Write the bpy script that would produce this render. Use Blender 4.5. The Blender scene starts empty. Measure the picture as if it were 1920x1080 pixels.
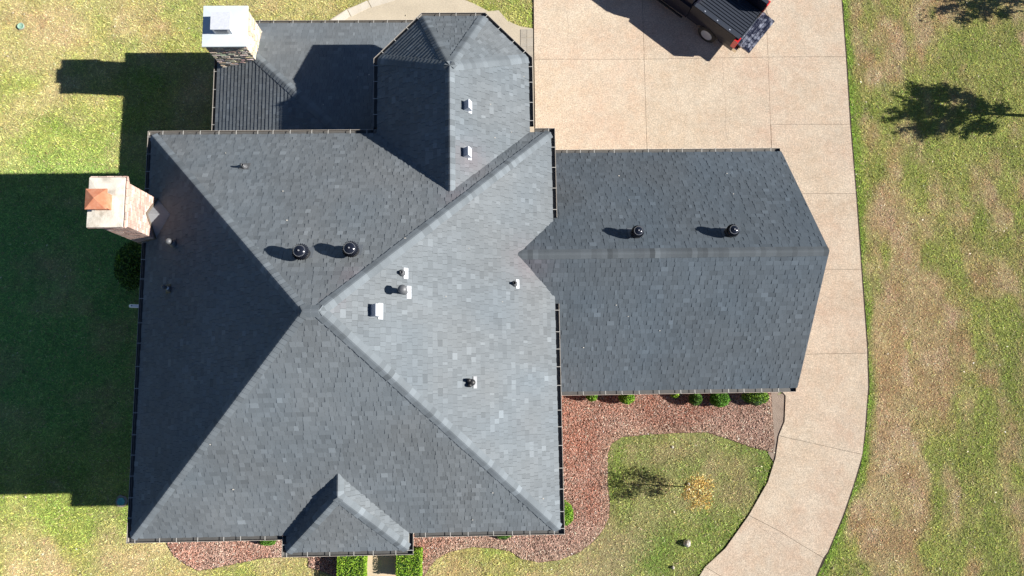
import bpy, math, random
import numpy as np
from mathutils import Vector, Matrix

random.seed(7)
rng = np.random.default_rng(11)
sc = bpy.context.scene
col = sc.collection

# ------------------------------------------------------------------ camera
RI = np.array([0.99965254572, -0.01548561325, 0.02133034484])
UP = np.array([0.01249813115, 0.99094473895, 0.13368740054])
FW = np.array([0.02320742438, 0.13337436083, -0.99079397219])
FPX = 1377.6354586
EYE = np.array([0.0, 0.0, 26.0])
cam = bpy.data.cameras.new('camera')
cam.sensor_width = 36
cam.lens = FPX / 1920 * 36
cam.clip_start = 0.5
cam.clip_end = 2000
cam_o = bpy.data.objects.new('camera', cam)
col.objects.link(cam_o)
m = Matrix.Identity(4)
for i in range(3):
    m[i][0] = RI[i]; m[i][1] = UP[i]; m[i][2] = -FW[i]; m[i][3] = EYE[i]
cam_o.matrix_world = m
sc.camera = cam_o

# ------------------------------------------------------------------ light
SUN = np.array([1.529, -0.095, 1.0]); SUN /= np.linalg.norm(SUN)
sun_el = math.asin(SUN[2])
world = bpy.data.worlds.new('World'); sc.world = world
world.use_nodes = True
wn = world.node_tree
bg = wn.nodes['Background']
sky = wn.nodes.new('ShaderNodeTexSky')
sky.sky_type = 'NISHITA'
sky.sun_disc = False
sky.sun_elevation = sun_el
sky.sun_rotation = math.atan2(SUN[0], SUN[1])
sky.air_density = 0.65
sky.dust_density = 0.0
sky.ozone_density = 3.0
wn.links.new(sky.outputs[0], bg.inputs[0])
bg.inputs[1].default_value = 0.05
sl = bpy.data.lights.new('sun', 'SUN')
sl.energy = 5.0
sl.angle = math.radians(0.53)
sl.color = (1.0, 0.95, 0.87)
so = bpy.data.objects.new('sun', sl); col.objects.link(so)
so.rotation_euler = Vector(SUN).to_track_quat('Z', 'Y').to_euler()
so.location = (20, 0, 30)
sc.view_settings.view_transform = 'Standard'
sc.view_settings.look = 'None'
sc.view_settings.exposure = 1.0
sc.view_settings.gamma = 1.0

# ------------------------------------------------------------------ measuring helpers
def ray(u, v):
    return (u - 960) / FPX * RI - (v - 540) / FPX * UP + FW
def bp(u, v, z=0.0):                       # the point at height z seen at this place of the photograph
    d = ray(u, v)
    return EYE + d * (z - EYE[2]) / d[2]
def proj(X):
    d = np.asarray(X, float) - EYE
    w = d @ FW
    return np.stack([960 + FPX * (d @ RI) / w, 540 - FPX * (d @ UP) / w], -1)
def on_plane(u, v, n, d, h=0.0):           # point of the plane n.x = d below the thing seen at height h over it
    n = np.asarray(n, float); r = ray(u, v); dd = d + h * n[2]
    p = EYE + r * (dd - n @ EYE) / (n @ r)
    p[2] -= h
    return p

def noise2(x, y, seed=0):
    xi = np.floor(x).astype(np.int64); yi = np.floor(y).astype(np.int64)
    fx = x - xi; fy = y - yi
    fx = fx * fx * (3 - 2 * fx); fy = fy * fy * (3 - 2 * fy)
    def h(a, b):
        n = (a * 374761393 + b * 668265263 + seed * 974711) & 0x7fffffff
        n = ((n ^ (n >> 13)) * 1274126177) & 0x7fffffff
        n = n ^ (n >> 16)
        return (n & 0xffff) / 65535.0
    return (h(xi, yi) * (1 - fx) + h(xi + 1, yi) * fx) * (1 - fy) + (h(xi, yi + 1) * (1 - fx) + h(xi + 1, yi + 1) * fx) * fy
def fbm(x, y, s, seed=0, o=4):
    t = 0; a = 0.5; tot = 0
    for k in range(o):
        t = t + a * noise2(x / s + 17.3 * k, y / s - 9.1 * k, seed + k); tot += a
        a *= 0.5; s *= 0.5
    return t / tot
def inside(px, py, poly):
    poly = np.asarray(poly)[:, :2]
    c = np.zeros(len(px), bool); j = len(poly) - 1
    for i in range(len(poly)):
        xi, yi = poly[i]; xj, yj = poly[j]
        cond = ((yi > py) != (yj > py)) & (px < (xj - xi) * (py - yi) / (yj - yi + 1e-12) + xi)
        c ^= cond; j = i
    return c

# ------------------------------------------------------------------ mesh helpers
def empty(name, loc=(0, 0, 0), rz=0.0):
    o = bpy.data.objects.new(name, None); col.objects.link(o)
    o.location = loc; o.rotation_euler = (0, 0, rz); o.empty_display_size = 0.3
    return o
def tag(o, label=None, cat=None, group=None, kind=None):
    if label: o['label'] = label
    if cat: o['category'] = cat
    if group: o['group'] = group
    if kind: o['kind'] = kind
    return o
class MB:
    def __init__(s): s.v = []; s.f = []; s.c = []; s.sm = []
    def add(s, vs, fs, c=None, smooth=False):
        b = len(s.v)
        s.v += [tuple(map(float, p)) for p in vs]
        s.f += [tuple(b + i for i in f) for f in fs]
        s.sm += [smooth] * len(fs)
        s.c += [c if c is not None else (1, 1, 1)] * len(vs)
        return s
    def box(s, x0, x1, y0, y1, z0, z1, c=None):
        vs = [(x0, y0, z0), (x1, y0, z0), (x1, y1, z0), (x0, y1, z0), (x0, y0, z1), (x1, y0, z1), (x1, y1, z1), (x0, y1, z1)]
        return s.add(vs, [(3, 2, 1, 0), (4, 5, 6, 7), (0, 1, 5, 4), (1, 2, 6, 5), (2, 3, 7, 6), (3, 0, 4, 7)], c)
    def obox(s, p, ax, ay, az, c=None):           # box centred at p with half-axis vectors
        p, ax, ay, az = map(lambda a: np.array(a, float), (p, ax, ay, az))
        vs = [p + i * ax + j * ay + k * az for k in (-1, 1) for j in (-1, 1) for i in (-1, 1)]
        return s.add(vs, [(0, 2, 3, 1), (4, 5, 7, 6), (0, 1, 5, 4), (1, 3, 7, 5), (3, 2, 6, 7), (2, 0, 4, 6)], c)
    def prism(s, poly, z0, z1, c=None):
        n = len(poly)
        a = sum(poly[i][0] * poly[(i + 1) % n][1] - poly[(i + 1) % n][0] * poly[i][1] for i in range(n))
        if a < 0: poly = poly[::-1]
        vs = [(p[0], p[1], z0) for p in poly] + [(p[0], p[1], z1) for p in poly]
        return s.add(vs, [tuple(range(n - 1, -1, -1)), tuple(range(n, 2 * n))] + [(i, (i + 1) % n, n + (i + 1) % n, n + i) for i in range(n)], c)
    def lathe(s, prof, n=24, c=None, cx=0, cy=0, cap=True, smooth=True):
        vs = []
        for r, z in prof:
            for k in range(n):
                a = 2 * math.pi * k / n
                vs.append((cx + r * math.cos(a), cy + r * math.sin(a), z))
        fs = []
        for i in range(len(prof) - 1):
            for k in range(n):
                k2 = (k + 1) % n
                fs.append((i * n + k, i * n + k2, (i + 1) * n + k2, (i + 1) * n + k))
        s.add(vs, fs, c, smooth)
        b = len(s.v) - len(vs)
        if cap:
            s.f.append(tuple(b + k for k in range(n - 1, -1, -1))); s.sm.append(False)
            s.f.append(tuple(b + (len(prof) - 1) * n + k for k in range(n))); s.sm.append(False)
        return s
    def tube(s, pts, rad, n=8, c=None, smooth=True):
        pts = [np.array(p, float) for p in pts]
        if not hasattr(rad, '__len__'): rad = [rad] * len(pts)
        rings = []
        for i, p in enumerate(pts):
            d = pts[min(i + 1, len(pts) - 1)] - pts[max(i - 1, 0)]; d = d / (np.linalg.norm(d) + 1e-9)
            a = np.cross(d, [0, 0, 1.0]) if abs(d[2]) < .95 else np.cross(d, [1.0, 0, 0])
            a /= np.linalg.norm(a); b = np.cross(d, a)
            rings.append([p + rad[i] * (math.cos(t) * a + math.sin(t) * b) for t in [2 * math.pi * k / n for k in range(n)]])
        vs = [q for r in rings for q in r]; fs = []
        for i in range(len(pts) - 1):
            for k in range(n):
                k2 = (k + 1) % n
                fs.append((i * n + k, (i + 1) * n + k, (i + 1) * n + k2, i * n + k2))
        fs.append(tuple(range(n))); fs.append(tuple((len(pts) - 1) * n + k for k in range(n - 1, -1, -1)))
        return s.add(vs, fs, c, smooth)
    def build(s, name, mat, parent=None, loc=None):
        me = bpy.data.meshes.new(name)
        me.from_pydata(s.v, [], s.f)
        at = me.color_attributes.new('Col', 'FLOAT_COLOR', 'POINT')
        a = np.ones((len(s.v), 4), np.float32); a[:, :3] = np.array(s.c, np.float32).reshape(-1, 3)
        at.data.foreach_set('color', a.ravel())
        if any(s.sm): me.polygons.foreach_set('use_smooth', s.sm)
        me.materials.append(mat)
        me.update()
        o = bpy.data.objects.new(name, me); col.objects.link(o)
        if parent is not None: o.parent = parent
        if loc is not None: o.location = loc
        return o
def soup(name, V, k, C, mat, parent=None):       # V: (n*k,3) verts of n separate k-gons, C: (n,3) colours
    n = len(V) // k
    me = bpy.data.meshes.new(name)
    me.vertices.add(n * k); me.vertices.foreach_set('co', np.ascontiguousarray(V, np.float32).ravel())
    me.loops.add(n * k); me.loops.foreach_set('vertex_index', np.arange(n * k, dtype=np.int32))
    me.polygons.add(n)
    me.polygons.foreach_set('loop_start', np.arange(0, n * k, k, dtype=np.int32))
    me.update(calc_edges=True)
    at = me.color_attributes.new('Col', 'FLOAT_COLOR', 'POINT')
    a = np.ones((n * k, 4), np.float32); a[:, :3] = np.repeat(C, k, 0)
    at.data.foreach_set('color', a.ravel())
    me.materials.append(mat); me.update()
    o = bpy.data.objects.new(name, me); col.objects.link(o)
    if parent is not None: o.parent = parent
    return o

# ------------------------------------------------------------------ materials
def mat(name, base=(.5, .5, .5), rough=.8, metal=0.0, attr=False, noise=None, bump=None, drough=0.0, spec=None, trans=0.0, coat=0.0, mottle=None):
    """noise = (scale, amount); bump = (scale, strength, distance); mottle = (scale, colour, amount)"""
    M = bpy.data.materials.new(name); M.use_nodes = True
    nt = M.node_tree; b = nt.nodes['Principled BSDF']
    b.inputs['Roughness'].default_value = rough
    b.inputs['Metallic'].default_value = metal
    if 'Diffuse Roughness' in b.inputs: b.inputs['Diffuse Roughness'].default_value = drough
    if spec is not None: b.inputs['Specular IOR Level'].default_value = spec
    if coat: b.inputs['Coat Weight'].default_value = coat; b.inputs['Coat Roughness'].default_value = .05
    tc = nt.nodes.new('ShaderNodeNewGeometry')
    if attr:
        at = nt.nodes.new('ShaderNodeAttribute'); at.attribute_name = 'Col'
        cur = at.outputs['Color']
    else:
        r = nt.nodes.new('ShaderNodeRGB'); r.outputs[0].default_value = (*base, 1); cur = r.outputs[0]
    if mottle:
        for (scl, c2, amt) in (mottle if isinstance(mottle, list) else [mottle]):
            n = nt.nodes.new('ShaderNodeTexNoise'); n.inputs['Scale'].default_value = scl; n.inputs['Detail'].default_value = 5
            nt.links.new(tc.outputs['Position'], n.inputs['Vector'])
            mr = nt.nodes.new('ShaderNodeMapRange'); mr.inputs[1].default_value = .42; mr.inputs[2].default_value = .68; mr.inputs[4].default_value = amt
            nt.links.new(n.outputs[0], mr.inputs[0])
            mx = nt.nodes.new('ShaderNodeMix'); mx.data_type = 'RGBA'
            nt.links.new(mr.outputs[0], mx.inputs[0]); nt.links.new(cur, mx.inputs[6]); mx.inputs[7].default_value = (*c2, 1)
            cur = mx.outputs[2]
    if noise:
        for (scl, amt) in (noise if isinstance(noise, list) else [noise]):
            n = nt.nodes.new('ShaderNodeTexNoise'); n.inputs['Scale'].default_value = scl; n.inputs['Detail'].default_value = 3
            nt.links.new(tc.outputs['Position'], n.inputs['Vector'])
            mr = nt.nodes.new('ShaderNodeMapRange'); mr.inputs[1].default_value = .25; mr.inputs[2].default_value = .75
            mr.inputs[3].default_value = 1 - amt; mr.inputs[4].default_value = 1 + amt
            nt.links.new(n.outputs[0], mr.inputs[0])
            vm = nt.nodes.new('ShaderNodeVectorMath'); vm.operation = 'SCALE'
            nt.links.new(cur, vm.inputs[0]); nt.links.new(mr.outputs[0], vm.inputs['Scale'])
            cur = vm.outputs[0]
    nt.links.new(cur, b.inputs['Base Color'])
    if trans: 
        b.inputs['Subsurface Weight'].default_value = 0
    if bump:
        n = nt.nodes.new('ShaderNodeTexNoise'); n.inputs['Scale'].default_value = bump[0]; n.inputs['Detail'].default_value = 4
        nt.links.new(tc.outputs['Position'], n.inputs['Vector'])
        bm_ = nt.nodes.new('ShaderNodeBump'); bm_.inputs['Strength'].default_value = bump[1]; bm_.inputs['Distance'].default_value = bump[2]
        nt.links.new(n.outputs[0], bm_.inputs['Height']); nt.links.new(bm_.outputs[0], b.inputs['Normal'])
    return M
M = {}
M['shingle'] = mat('shingle', rough=.9, attr=True, noise=[(160, .22), (1.3, .05)], drough=0, spec=.25)
M['deck'] = mat('roof_deck', (.03, .032, .035), .95)
M['gutter'] = mat('gutter_metal', attr=True, rough=.55, noise=(9, .12), spec=.4)
M['strap'] = mat('strap_metal', (.50, .49, .46), .45, .2)
M['brick'] = mat('brick', attr=True, rough=.95, noise=[(40, .18), (5, .12)], drough=.6)
M['mortar'] = mat('mortar', (.40, .35, .30), .95, noise=(30, .15))
M['crown'] = mat('chimney_concrete', (.62, .58, .50), .95, mottle=[(2.6, (.33, .30, .25), .9), (9, (.7, .68, .62), .4)], noise=(60, .12), bump=(40, .5, .01))
M['clay'] = mat('terracotta', (.46, .17, .09), .9, mottle=(7, (.55, .27, .17), .7), noise=(60, .12))
M['white'] = mat('white_metal', (.54, .60, .63), .55, noise=(4, .04), spec=.3)
M['white_dull'] = mat('white_vent_metal', (.52, .545, .60), .5, noise=(20, .1))
M['louvre'] = mat('louvre_grey', (.30, .32, .34), .6)
M['stone'] = mat('ledge_stone', attr=True, rough=.95, noise=(30, .2), bump=(30, .6, .02))
M['black_gloss'] = mat('black_gloss_metal', (.014, .017, .028), .16, .25, spec=.6)
M['black_dull'] = mat('black_metal', (.02, .02, .022), .5)
M['lead'] = mat('lead_grey', (.13, .135, .145), .55, .3, noise=(30, .2))
M['galv'] = mat('galvanised_metal', (.27, .28, .30), .7, .1, mottle=(5, (.21, .22, .24), .6))
M['slate'] = mat('slate_metal', (.11, .125, .145), .8)
M['pvc'] = mat('white_pvc', (.82, .88, .92), .4)
M['concrete'] = mat('driveway_concrete', attr=True, rough=.95, drough=.6, mottle=[(.35, (.57, .40, .31), .45), (1.6, (.50, .44, .35), .45), (.9, (.62, .54, .43), .6), (4.5, (.62, .55, .45), .35)], noise=[(19, .24), (40, .30), (6, .06)], bump=(40, .5, .012))
M['patio'] = mat('patio_concrete', attr=True, rough=.95, drough=.6, mottle=[(.8, (.36, .31, .24), .5), (4, (.50, .44, .34), .4)], noise=[(25, .10), (90, .15)], bump=(50, .3, .01))
M['soil'] = mat('dark_soil', (.035, .026, .018), 1, noise=(30, .4), bump=(25, .8, .03))
M['dirt'] = mat('grey_dirt', (.26, .205, .165), 1, mottle=(2.5, (.17, .13, .105), .7), noise=[(60, .3)], bump=(40, .8, .02))
M['ground'] = mat('lawn_ground', attr=True, rough=1, drough=.7, noise=[(26, .40), (75, .35), (7, .16)], bump=(30, 1, .05))
M['blade'] = mat('grass_blade', attr=True, rough=.75, drough=.5, spec=.2)
M['far_ground'] = mat('far_lawn', (.12, .14, .05), 1, mottle=[(.12, (.2, .15, .08), .8), (1.1, (.1, .14, .03), .6)], noise=[(26, .3)])
M['chip'] = mat('mulch_chip', attr=True, rough=.95, drough=.6, spec=.2)
M['mulch'] = mat('mulch_bed', (.11, .062, .042), 1, mottle=(3, (.16, .10, .075), .6), noise=(40, .45), bump=(30, 1, .03))
M['leaf'] = mat('leaf', attr=True, rough=.6, spec=.3)
M['bark'] = mat('bark', (.10, .075, .055), .95, noise=(20, .3), bump=(20, .6, .02))
M['glass'] = mat('window_glass', (.02, .025, .03), .05, spec=.8)
M['trim'] = mat('window_trim', (.6, .58, .52), .6)
M['carpaint'] = mat('black_car_paint', (.012, .013, .024), .35, .0, spec=.22)
M['bedliner'] = mat('bed_liner', (.03, .036, .05), .38, .0, spec=.6, noise=(60, .3))
M['tailgate_glare'] = mat('glare_mottled_tailgate', (.05, .055, .09), .22, .6, mottle=[(6, (.62, .64, .72), 1.0)], noise=(40, .3))  # pale mottle paints bright glare onto the glossy navy tailgate
M['tyre'] = mat('tyre_rubber', (.018, .018, .02), .85, noise=(60, .2))
M['rim'] = mat('wheel_alloy', (.5, .54, .62), .35, .4)
M['redlens'] = mat('red_lens', (.55, .02, .02), .2, spec=.7)
M['chrome'] = mat('chrome', (.6, .55, .45), .2, .95)
M['teal'] = mat('teal_plastic', (.13, .42, .36), .6, noise=(30, .2))
M['mint'] = mat('mint_plastic', (.28, .45, .33), .7, noise=(30, .15))
M['collar'] = mat('concrete_collar', (.33, .27, .22), .95, noise=(40, .25))
M['rock'] = mat('pale_rock', (.42, .38, .34), .95, noise=(15, .3), bump=(15, .7, .03))
M['door'] = mat('painted_door', (.45, .42, .36), .6)

# ------------------------------------------------------------------ dimensions of the house (metres)
X0, X1, Y0, Y1, ZE = -9.764, 1.779, -3.915, 7.335, 5.772
PA, PB, PY, ZP = -4.172, -3.827, 1.70, 10.075
GX, GY0, GY1, GE, GR = 9.069, -.283, 7.337, 3.824, 6.579
TX0, TX1, TY1, TNA, TNB, TNY, TAP, TR = -3.421, 1.175, 9.469, -2.047, -.18, 10.864, 8.44, 7.49
LX, LY, LZ, LS = -9.119, 12.16, 2.891, .42
PX0, PX1, PYS, PRZ, PAY = -5.702, -2.242, -4.352, 7.107, -2.649
IN = .15                                             # the shingles stop this far inside the gutter's lip
SM = (ZP - ZE) / (X1 - PB)

# ------------------------------------------------------------------ setting: ground
gm = MB(); gm.add([(-300, -300, -.012), (300, -300, -.012), (300, 300, -.012), (-300, 300, -.012)], [(0, 1, 2, 3)])
tag(gm.build('ground', M['far_ground']), kind='structure', label='wide grassy ground around the house')

def P2(pts, z=0): return [tuple(bp(u, v, z)[:2]) for u, v in pts]
drive_px = [(1000, -700), (1000, 0), (1002, 150), (1004, 330), (1100, 420), (1400, 440), (1420, 700), (1473, 738), (1471, 790), (1463, 832), (1440, 903), (1404, 966), (1360, 1028), (1311, 1081), (1262, 1125), (1200, 1172),
            (1440, 1250), (1490, 1150), (1529, 1081), (1552, 1035), (1580, 968), (1600, 910), (1612, 870), (1621, 815), (1628, 725), (1626, 655), (1615, 505), (1605, 363), (1594, 233), (1586, 106), (1578, 0), (1568, -130), (1555, -300), (1530, -700)]
DRIVE = P2(drive_px)
patio_px = [(620, 60), (620, 37), (650, 18), (690, 2), (740, -12), (790, -16), (850, -8), (890, 8), (916, 22), (935, 20), (952, 40), (975, 50), (999, 54), (1000, 130), (1002, 260), (960, 300), (700, 300), (620, 120)]
PATIO = P2(patio_px)
mulchA_px = [(1020, 600), (1430, 600), (1446, 742), (1449, 790), (1452, 832), (1448, 848), (1405, 838), (1362, 822), (1325, 811), (1270, 812), (1215, 815), (1165, 820), (1147, 832), (1140, 850), (1139, 905), (1144, 940), (1142, 968), (1132, 992), (1112, 1016), (1085, 1036), (1050, 1050), (1010, 1055), (975, 1047), (957, 1034), (925, 1028), (885, 1026), (845, 1034), (818, 1048), (803, 1068), (790, 1090), (742, 1090), (742, 900), (900, 880)]
mulchB_px = [(312, 1000), (314, 1022), (326, 1042), (350, 1060), (372, 1070), (400, 1066), (440, 1058), (490, 1047), (535, 1044), (580, 1046), (580, 1000)]
mulchC_px = [(580, 1000), (578, 1064), (600, 1070), (632, 1082), (632, 1110), (688, 1110), (688, 1000)]
dirt_px = [(1436, 600), (1462, 738), (1474, 738), (1472, 790), (1464, 832), (1450, 866), (1440, 850), (1446, 800), (1440, 742)]
walk_px = [(687, 990), (687, 1120), (744, 1120), (744, 990)]
MULCHA, MULCHB, MULCHC, DIRT, WALK = map(P2, (mulchA_px, mulchB_px, mulchC_px, dirt_px, walk_px))
FOOT = [(X0 + .5, Y0 + .5), (X1 - .5, Y0 + .5), (X1 - .5, GY0 + .5), (GX - .3, GY0 + .5), (GX - .3, GY1 - .5), (X1 - .5, Y1 - .5), (TX1 - .5, 9), (-2, 10.3), (TX0 + .4, 9.2), (TX0 + .4, Y1), (X0 + .5, Y1 - .5)]
LIDS = [(bp(228, 941)[:2], .24), (bp(40, 50)[:2], .22)]

# dry and green lawn patches, the first painted greener to lift the house shadow: (u, v, ru, rv, dryness)
BL = [(110, 640, 190, 330, -.55), (300, 180, 80, 80, -.4), (90, 20, 150, 60, .42), (40, 90, 70, 60, .45), (120, 60, 70, 55, .55), (255, 70, 55, 60, .5), (60, 200, 60, 60, .25), (300, 20, 90, 40, .2), (355, 60, 40, 60, -.3), (160, 260, 90, 60, -.3), (60, 280, 80, 50, -.2), (180, 240, 40, 40, .25),
      (65, 1010, 30, 25, .8), (75, 1050, 35, 40, .9), (12, 1030, 18, 40, .7), (230, 1040, 90, 40, .5), (200, 980, 30, 50, .45), (140, 1000, 60, 60, -.5), (120, 960, 100, 30, -.3), (255, 1050, 30, 30, .4),
      (1700, 60, 90, 60, .7), (1650, 110, 40, 90, .6), (1760, 30, 60, 60, .7), (1690, 45, 40, 50, .3), (1800, 130, 50, 40, .45), (1660, 280, 35, 60, .6), (1690, 380, 45, 50, .55), (1660, 420, 40, 60, .6), (1700, 480, 70, 60, .7), (1690, 560, 70, 60, .8), (1760, 600, 70, 70, .55), (1700, 680, 80, 80, .85), (1760, 740, 60, 80, .7),
      (1680, 760, 50, 60, .8), (1670, 850, 60, 60, .75), (1700, 900, 50, 60, .7), (1640, 950, 50, 60, .9), (1620, 1010, 50, 60, .9), (1720, 1000, 80, 50, .45), (1690, 830, 40, 60, .3), (1860, 520, 60, 50, .5), (1870, 540, 50, 50, .3), (1840, 700, 60, 60, .3), (1880, 620, 50, 60, -.4), (1830, 560, 40, 40, -.6), (1860, 430, 60, 50, -.3),
      (1780, 830, 50, 60, -.4), (1850, 900, 60, 60, .15), (1870, 800, 60, 60, -.4), (1800, 960, 60, 60, .15), (1870, 1010, 50, 50, -.3), (1500, 40, 40, 40, .3), (1840, 40, 60, 40, .1), (1890, 60, 40, 60, .3), (1780, 300, 70, 50, .05), (1880, 260, 60, 40, -.4), (1740, 420, 50, 40, .3), (1900, 330, 40, 60, .2), (1720, 330, 60, 50, .1),
      (1400, 950, 30, 30, .5), (1390, 890, 30, 40, .4), (1250, 845, 40, 14, .5), (1185, 838, 16, 12, .55), (1340, 880, 16, 20, .55), (1150, 1040, 40, 60, .8), (1130, 1075, 40, 30, .8), (1040, 1072, 50, 16, .35), (870, 1065, 60, 30, .35), (1000, 1070, 60, 20, .3), (1290, 850, 60, 30, -.35), (1160, 880, 14, 60, -.5), (1280, 1010, 70, 50, -.5), (1170, 960, 40, 40, -.1), (1220, 1000, 60, 40, .05), (1310, 930, 40, 20, .45), (1370, 870, 50, 20, .35),
      (940, 20, 60, 30, -.5), (982, 22, 14, 12, .5), (440, 40, 80, 30, .1), (560, 20, 60, 40, .25), (600, 10, 50, 30, .3), (430, 1050, 120, 25, .35), (560, 1060, 60, 30, .3)]
BLW = [(*bp(u, v)[:2], ru / 53., rv / 53., w) for u, v, ru, rv, w in BL]
DEDGE = [p for p, q in zip(DRIVE, drive_px) if True]
def dist_poly(x, y, poly, closed=True):
    d = np.full(len(x), 1e9); n = len(poly)
    for i in range(n if closed else n - 1):
        ax, ay = poly[i]; bx, by = poly[(i + 1) % n]
        dx, dy = bx - ax, by - ay
        t = np.clip(((x - ax) * dx + (y - ay) * dy) / (dx * dx + dy * dy + 1e-9), 0, 1)
        d = np.minimum(d, np.hypot(x - ax - t * dx, y - ay - t * dy))
    return d
def lawn_colour(x, y):
    dry = .30 + 0 * x
    wx = x + 1.1 * (fbm(x, y, 1.3, 51) - .5) * 1.6; wy = y + 1.1 * (fbm(x, y, 1.3, 57) - .5) * 1.6
    for cx, cy, rx, ry, w in BLW:
        dry = dry + w * np.exp(-((wx - cx) / rx) ** 2 - ((wy - cy) / ry) ** 2)
    right = np.clip((x - 8) / 4, 0, 1)
    dry = .11 - .08 * right + (.78 - .04 * right) * dry + (fbm(x, y, 2.2, 3) - .5) * 1.1 + (fbm((x + .4 * fbm(x, y, .5, 12)) * (1 + .5 * right), y * (1 - .35 * right), .75, 9, 5) - .5) * (1.0 + 1.3 * right) - .06 * right
    dd = dist_poly(x, y, DRIVE)
    edge = np.exp(-(dd / .34) ** 2) * (x > 9.95) * (.45 + .6 * fbm(x, y, .8, 39, 2)) + .35 * np.exp(-(dd / .2) ** 2)
    d_ = np.clip((dry - .16) / .68, 0, 1); dry = dry * (1 - .3 * right) + .3 * right * d_ * d_ * (3 - 2 * d_)
    dry = np.clip(dry - .75 * edge, 0, 1)[:, None]
    g1 = np.array([.155, .228, .040]); g2 = np.array([.265, .285, .070])
    t1 = np.array([.41, .325, .165]); t2 = np.array([.35, .235, .115])
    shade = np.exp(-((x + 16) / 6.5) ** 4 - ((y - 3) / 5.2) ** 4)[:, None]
    g1 = g1 + right[:, None] * np.array([.035, .0, .004]); k = fbm(x, y, .9, 21)[:, None]
    g = g1 + (g2 - g1) * np.clip(k * 1.8 - .4 + .25 * (1 - right[:, None]), 0, 1)
    g = g * (1 - .75 * shade) + .75 * shade * np.array([.14, .32, .085])  # brighter green painted into the house shadow to lift its shade
    g = g * (1 - edge[:, None]) + edge[:, None] * np.array([.16, .25, .03])
    r = np.clip(right[:, None] * .55 + (fbm(x, y, .8, 33)[:, None] - .5) * 2.2, 0, 1)
    t = t1 + (t2 - t1) * r
    pk = .65 * np.clip((fbm(x * 1.4, y * .8, .6, 43, 4) - .55) * 5, 0, 1)[:, None] * right[:, None]
    t = t * (1 - pk) + pk * np.array([.47, .34, .22])
    c = g * (1 - dry) + t * dry
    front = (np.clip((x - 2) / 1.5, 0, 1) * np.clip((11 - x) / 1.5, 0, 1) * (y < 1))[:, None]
    lum = (1.36 - .12 * right[:, None]) * (1 - .22 * front)  # left lawn coloured brighter, standing in for sunlight scattered back
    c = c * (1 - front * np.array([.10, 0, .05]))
    cl = fbm(x, y, .16, 61, 3)[:, None]
    lum = lum * 1.06 * (.76 + .48 * cl) * (.90 + .20 * fbm(x, y, .7, 67, 2)[:, None])
    return c * lum, dry[:, 0]
# near lawn sheet
nx, ny = 380, 220
gx_, gy_ = np.meshgrid(np.linspace(-24, 26, nx), np.linspace(-10, 19, ny))
gx_, gy_ = gx_.ravel(), gy_.ravel()
gz_ = (fbm(gx_, gy_, .5, 71) - .5) * .02 - .004
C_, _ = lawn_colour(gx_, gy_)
me = bpy.data.meshes.new('lawn')
me.vertices.add(nx * ny); me.vertices.foreach_set('co', np.stack([gx_, gy_, gz_], 1).astype(np.float32).ravel())
idx = np.arange(nx * ny).reshape(ny, nx)
q = np.stack([idx[:-1, :-1], idx[:-1, 1:], idx[1:, 1:], idx[1:, :-1]], -1).reshape(-1, 4).astype(np.int32)
me.loops.add(q.size); me.loops.foreach_set('vertex_index', q.ravel())
me.polygons.add(len(q)); me.polygons.foreach_set('loop_start', np.arange(0, q.size, 4, dtype=np.int32))
me.update(calc_edges=True)
at = me.color_attributes.new('Col', 'FLOAT_COLOR', 'POINT')
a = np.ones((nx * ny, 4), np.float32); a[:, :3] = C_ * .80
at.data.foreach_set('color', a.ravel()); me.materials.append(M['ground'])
me.polygons.foreach_set('use_smooth', [True] * len(q))
lawn = bpy.data.objects.new('lawn', me); col.objects.link(lawn)
tag(lawn, 'patchy green and tan mown lawn around the house', kind='structure')

# beds, paths, drive
def offset_poly(poly, d):
    poly = [np.array(p[:2], float) for p in poly]; n = len(poly)
    ar = sum(poly[i][0] * poly[(i + 1) % n][1] - poly[(i + 1) % n][0] * poly[i][1] for i in range(n))
    if ar < 0: poly = poly[::-1]
    out = []
    for i in range(n):
        a, b, c = poly[i - 1], poly[i], poly[(i + 1) % n]
        e1 = (b - a) / (np.linalg.norm(b - a) + 1e-9); e2 = (c - b) / (np.linalg.norm(c - b) + 1e-9)
        n1 = np.array([-e1[1], e1[0]]); n2 = np.array([-e2[1], e2[0]])
        mi = n1 + n2; L = mi @ n1
        out.append(tuple(b + mi * d / max(L, .3)))
    return out
from mathutils.geometry import tessellate_polygon
def sheet(name, poly, z, m_, parent=None, c=(1, 1, 1), thick=0):
    b = MB()
    if thick:
        n = len(poly)
        ar = sum(poly[i][0] * poly[(i + 1) % n][1] - poly[(i + 1) % n][0] * poly[i][1] for i in range(n))
        if ar < 0: poly = poly[::-1]
        tri = tessellate_polygon([[Vector((p[0], p[1], 0)) for p in poly]])
        b.add([(p[0], p[1], z) for p in poly], [t for t in tri], c)
        b.add([(p[0], p[1], z) for p in poly] + [(p[0], p[1], z - thick) for p in poly], [(n + i, n + (i + 1) % n, (i + 1) % n, i) for i in range(n)], c)
    else:
        tri = tessellate_polygon([[Vector((p[0], p[1], 0)) for p in poly]])
        fs = []
        for t in tri:
            p, q_, r = (poly[i] for i in t)
            cr = (q_[0] - p[0]) * (r[1] - p[1]) - (q_[1] - p[1]) * (r[0] - p[0])
            fs.append(t if cr > 0 else t[::-1])
        b.add([(p[0], p[1], z) for p in poly], fs, c)
    return b.build(name, m_, parent)
for poly, nm, zz in ((MULCHA, 'long curved bed of red brown wood mulch beside the garage and east wall', .020), (MULCHB, 'bed of red brown mulch left of the porch along the south wall', .021), (MULCHC, 'small dark mulch bed behind the box hedge by the walk', .022)):
    o = sheet('mulch_bed', poly, zz, M['mulch']); tag(o, nm, kind='structure')
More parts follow.
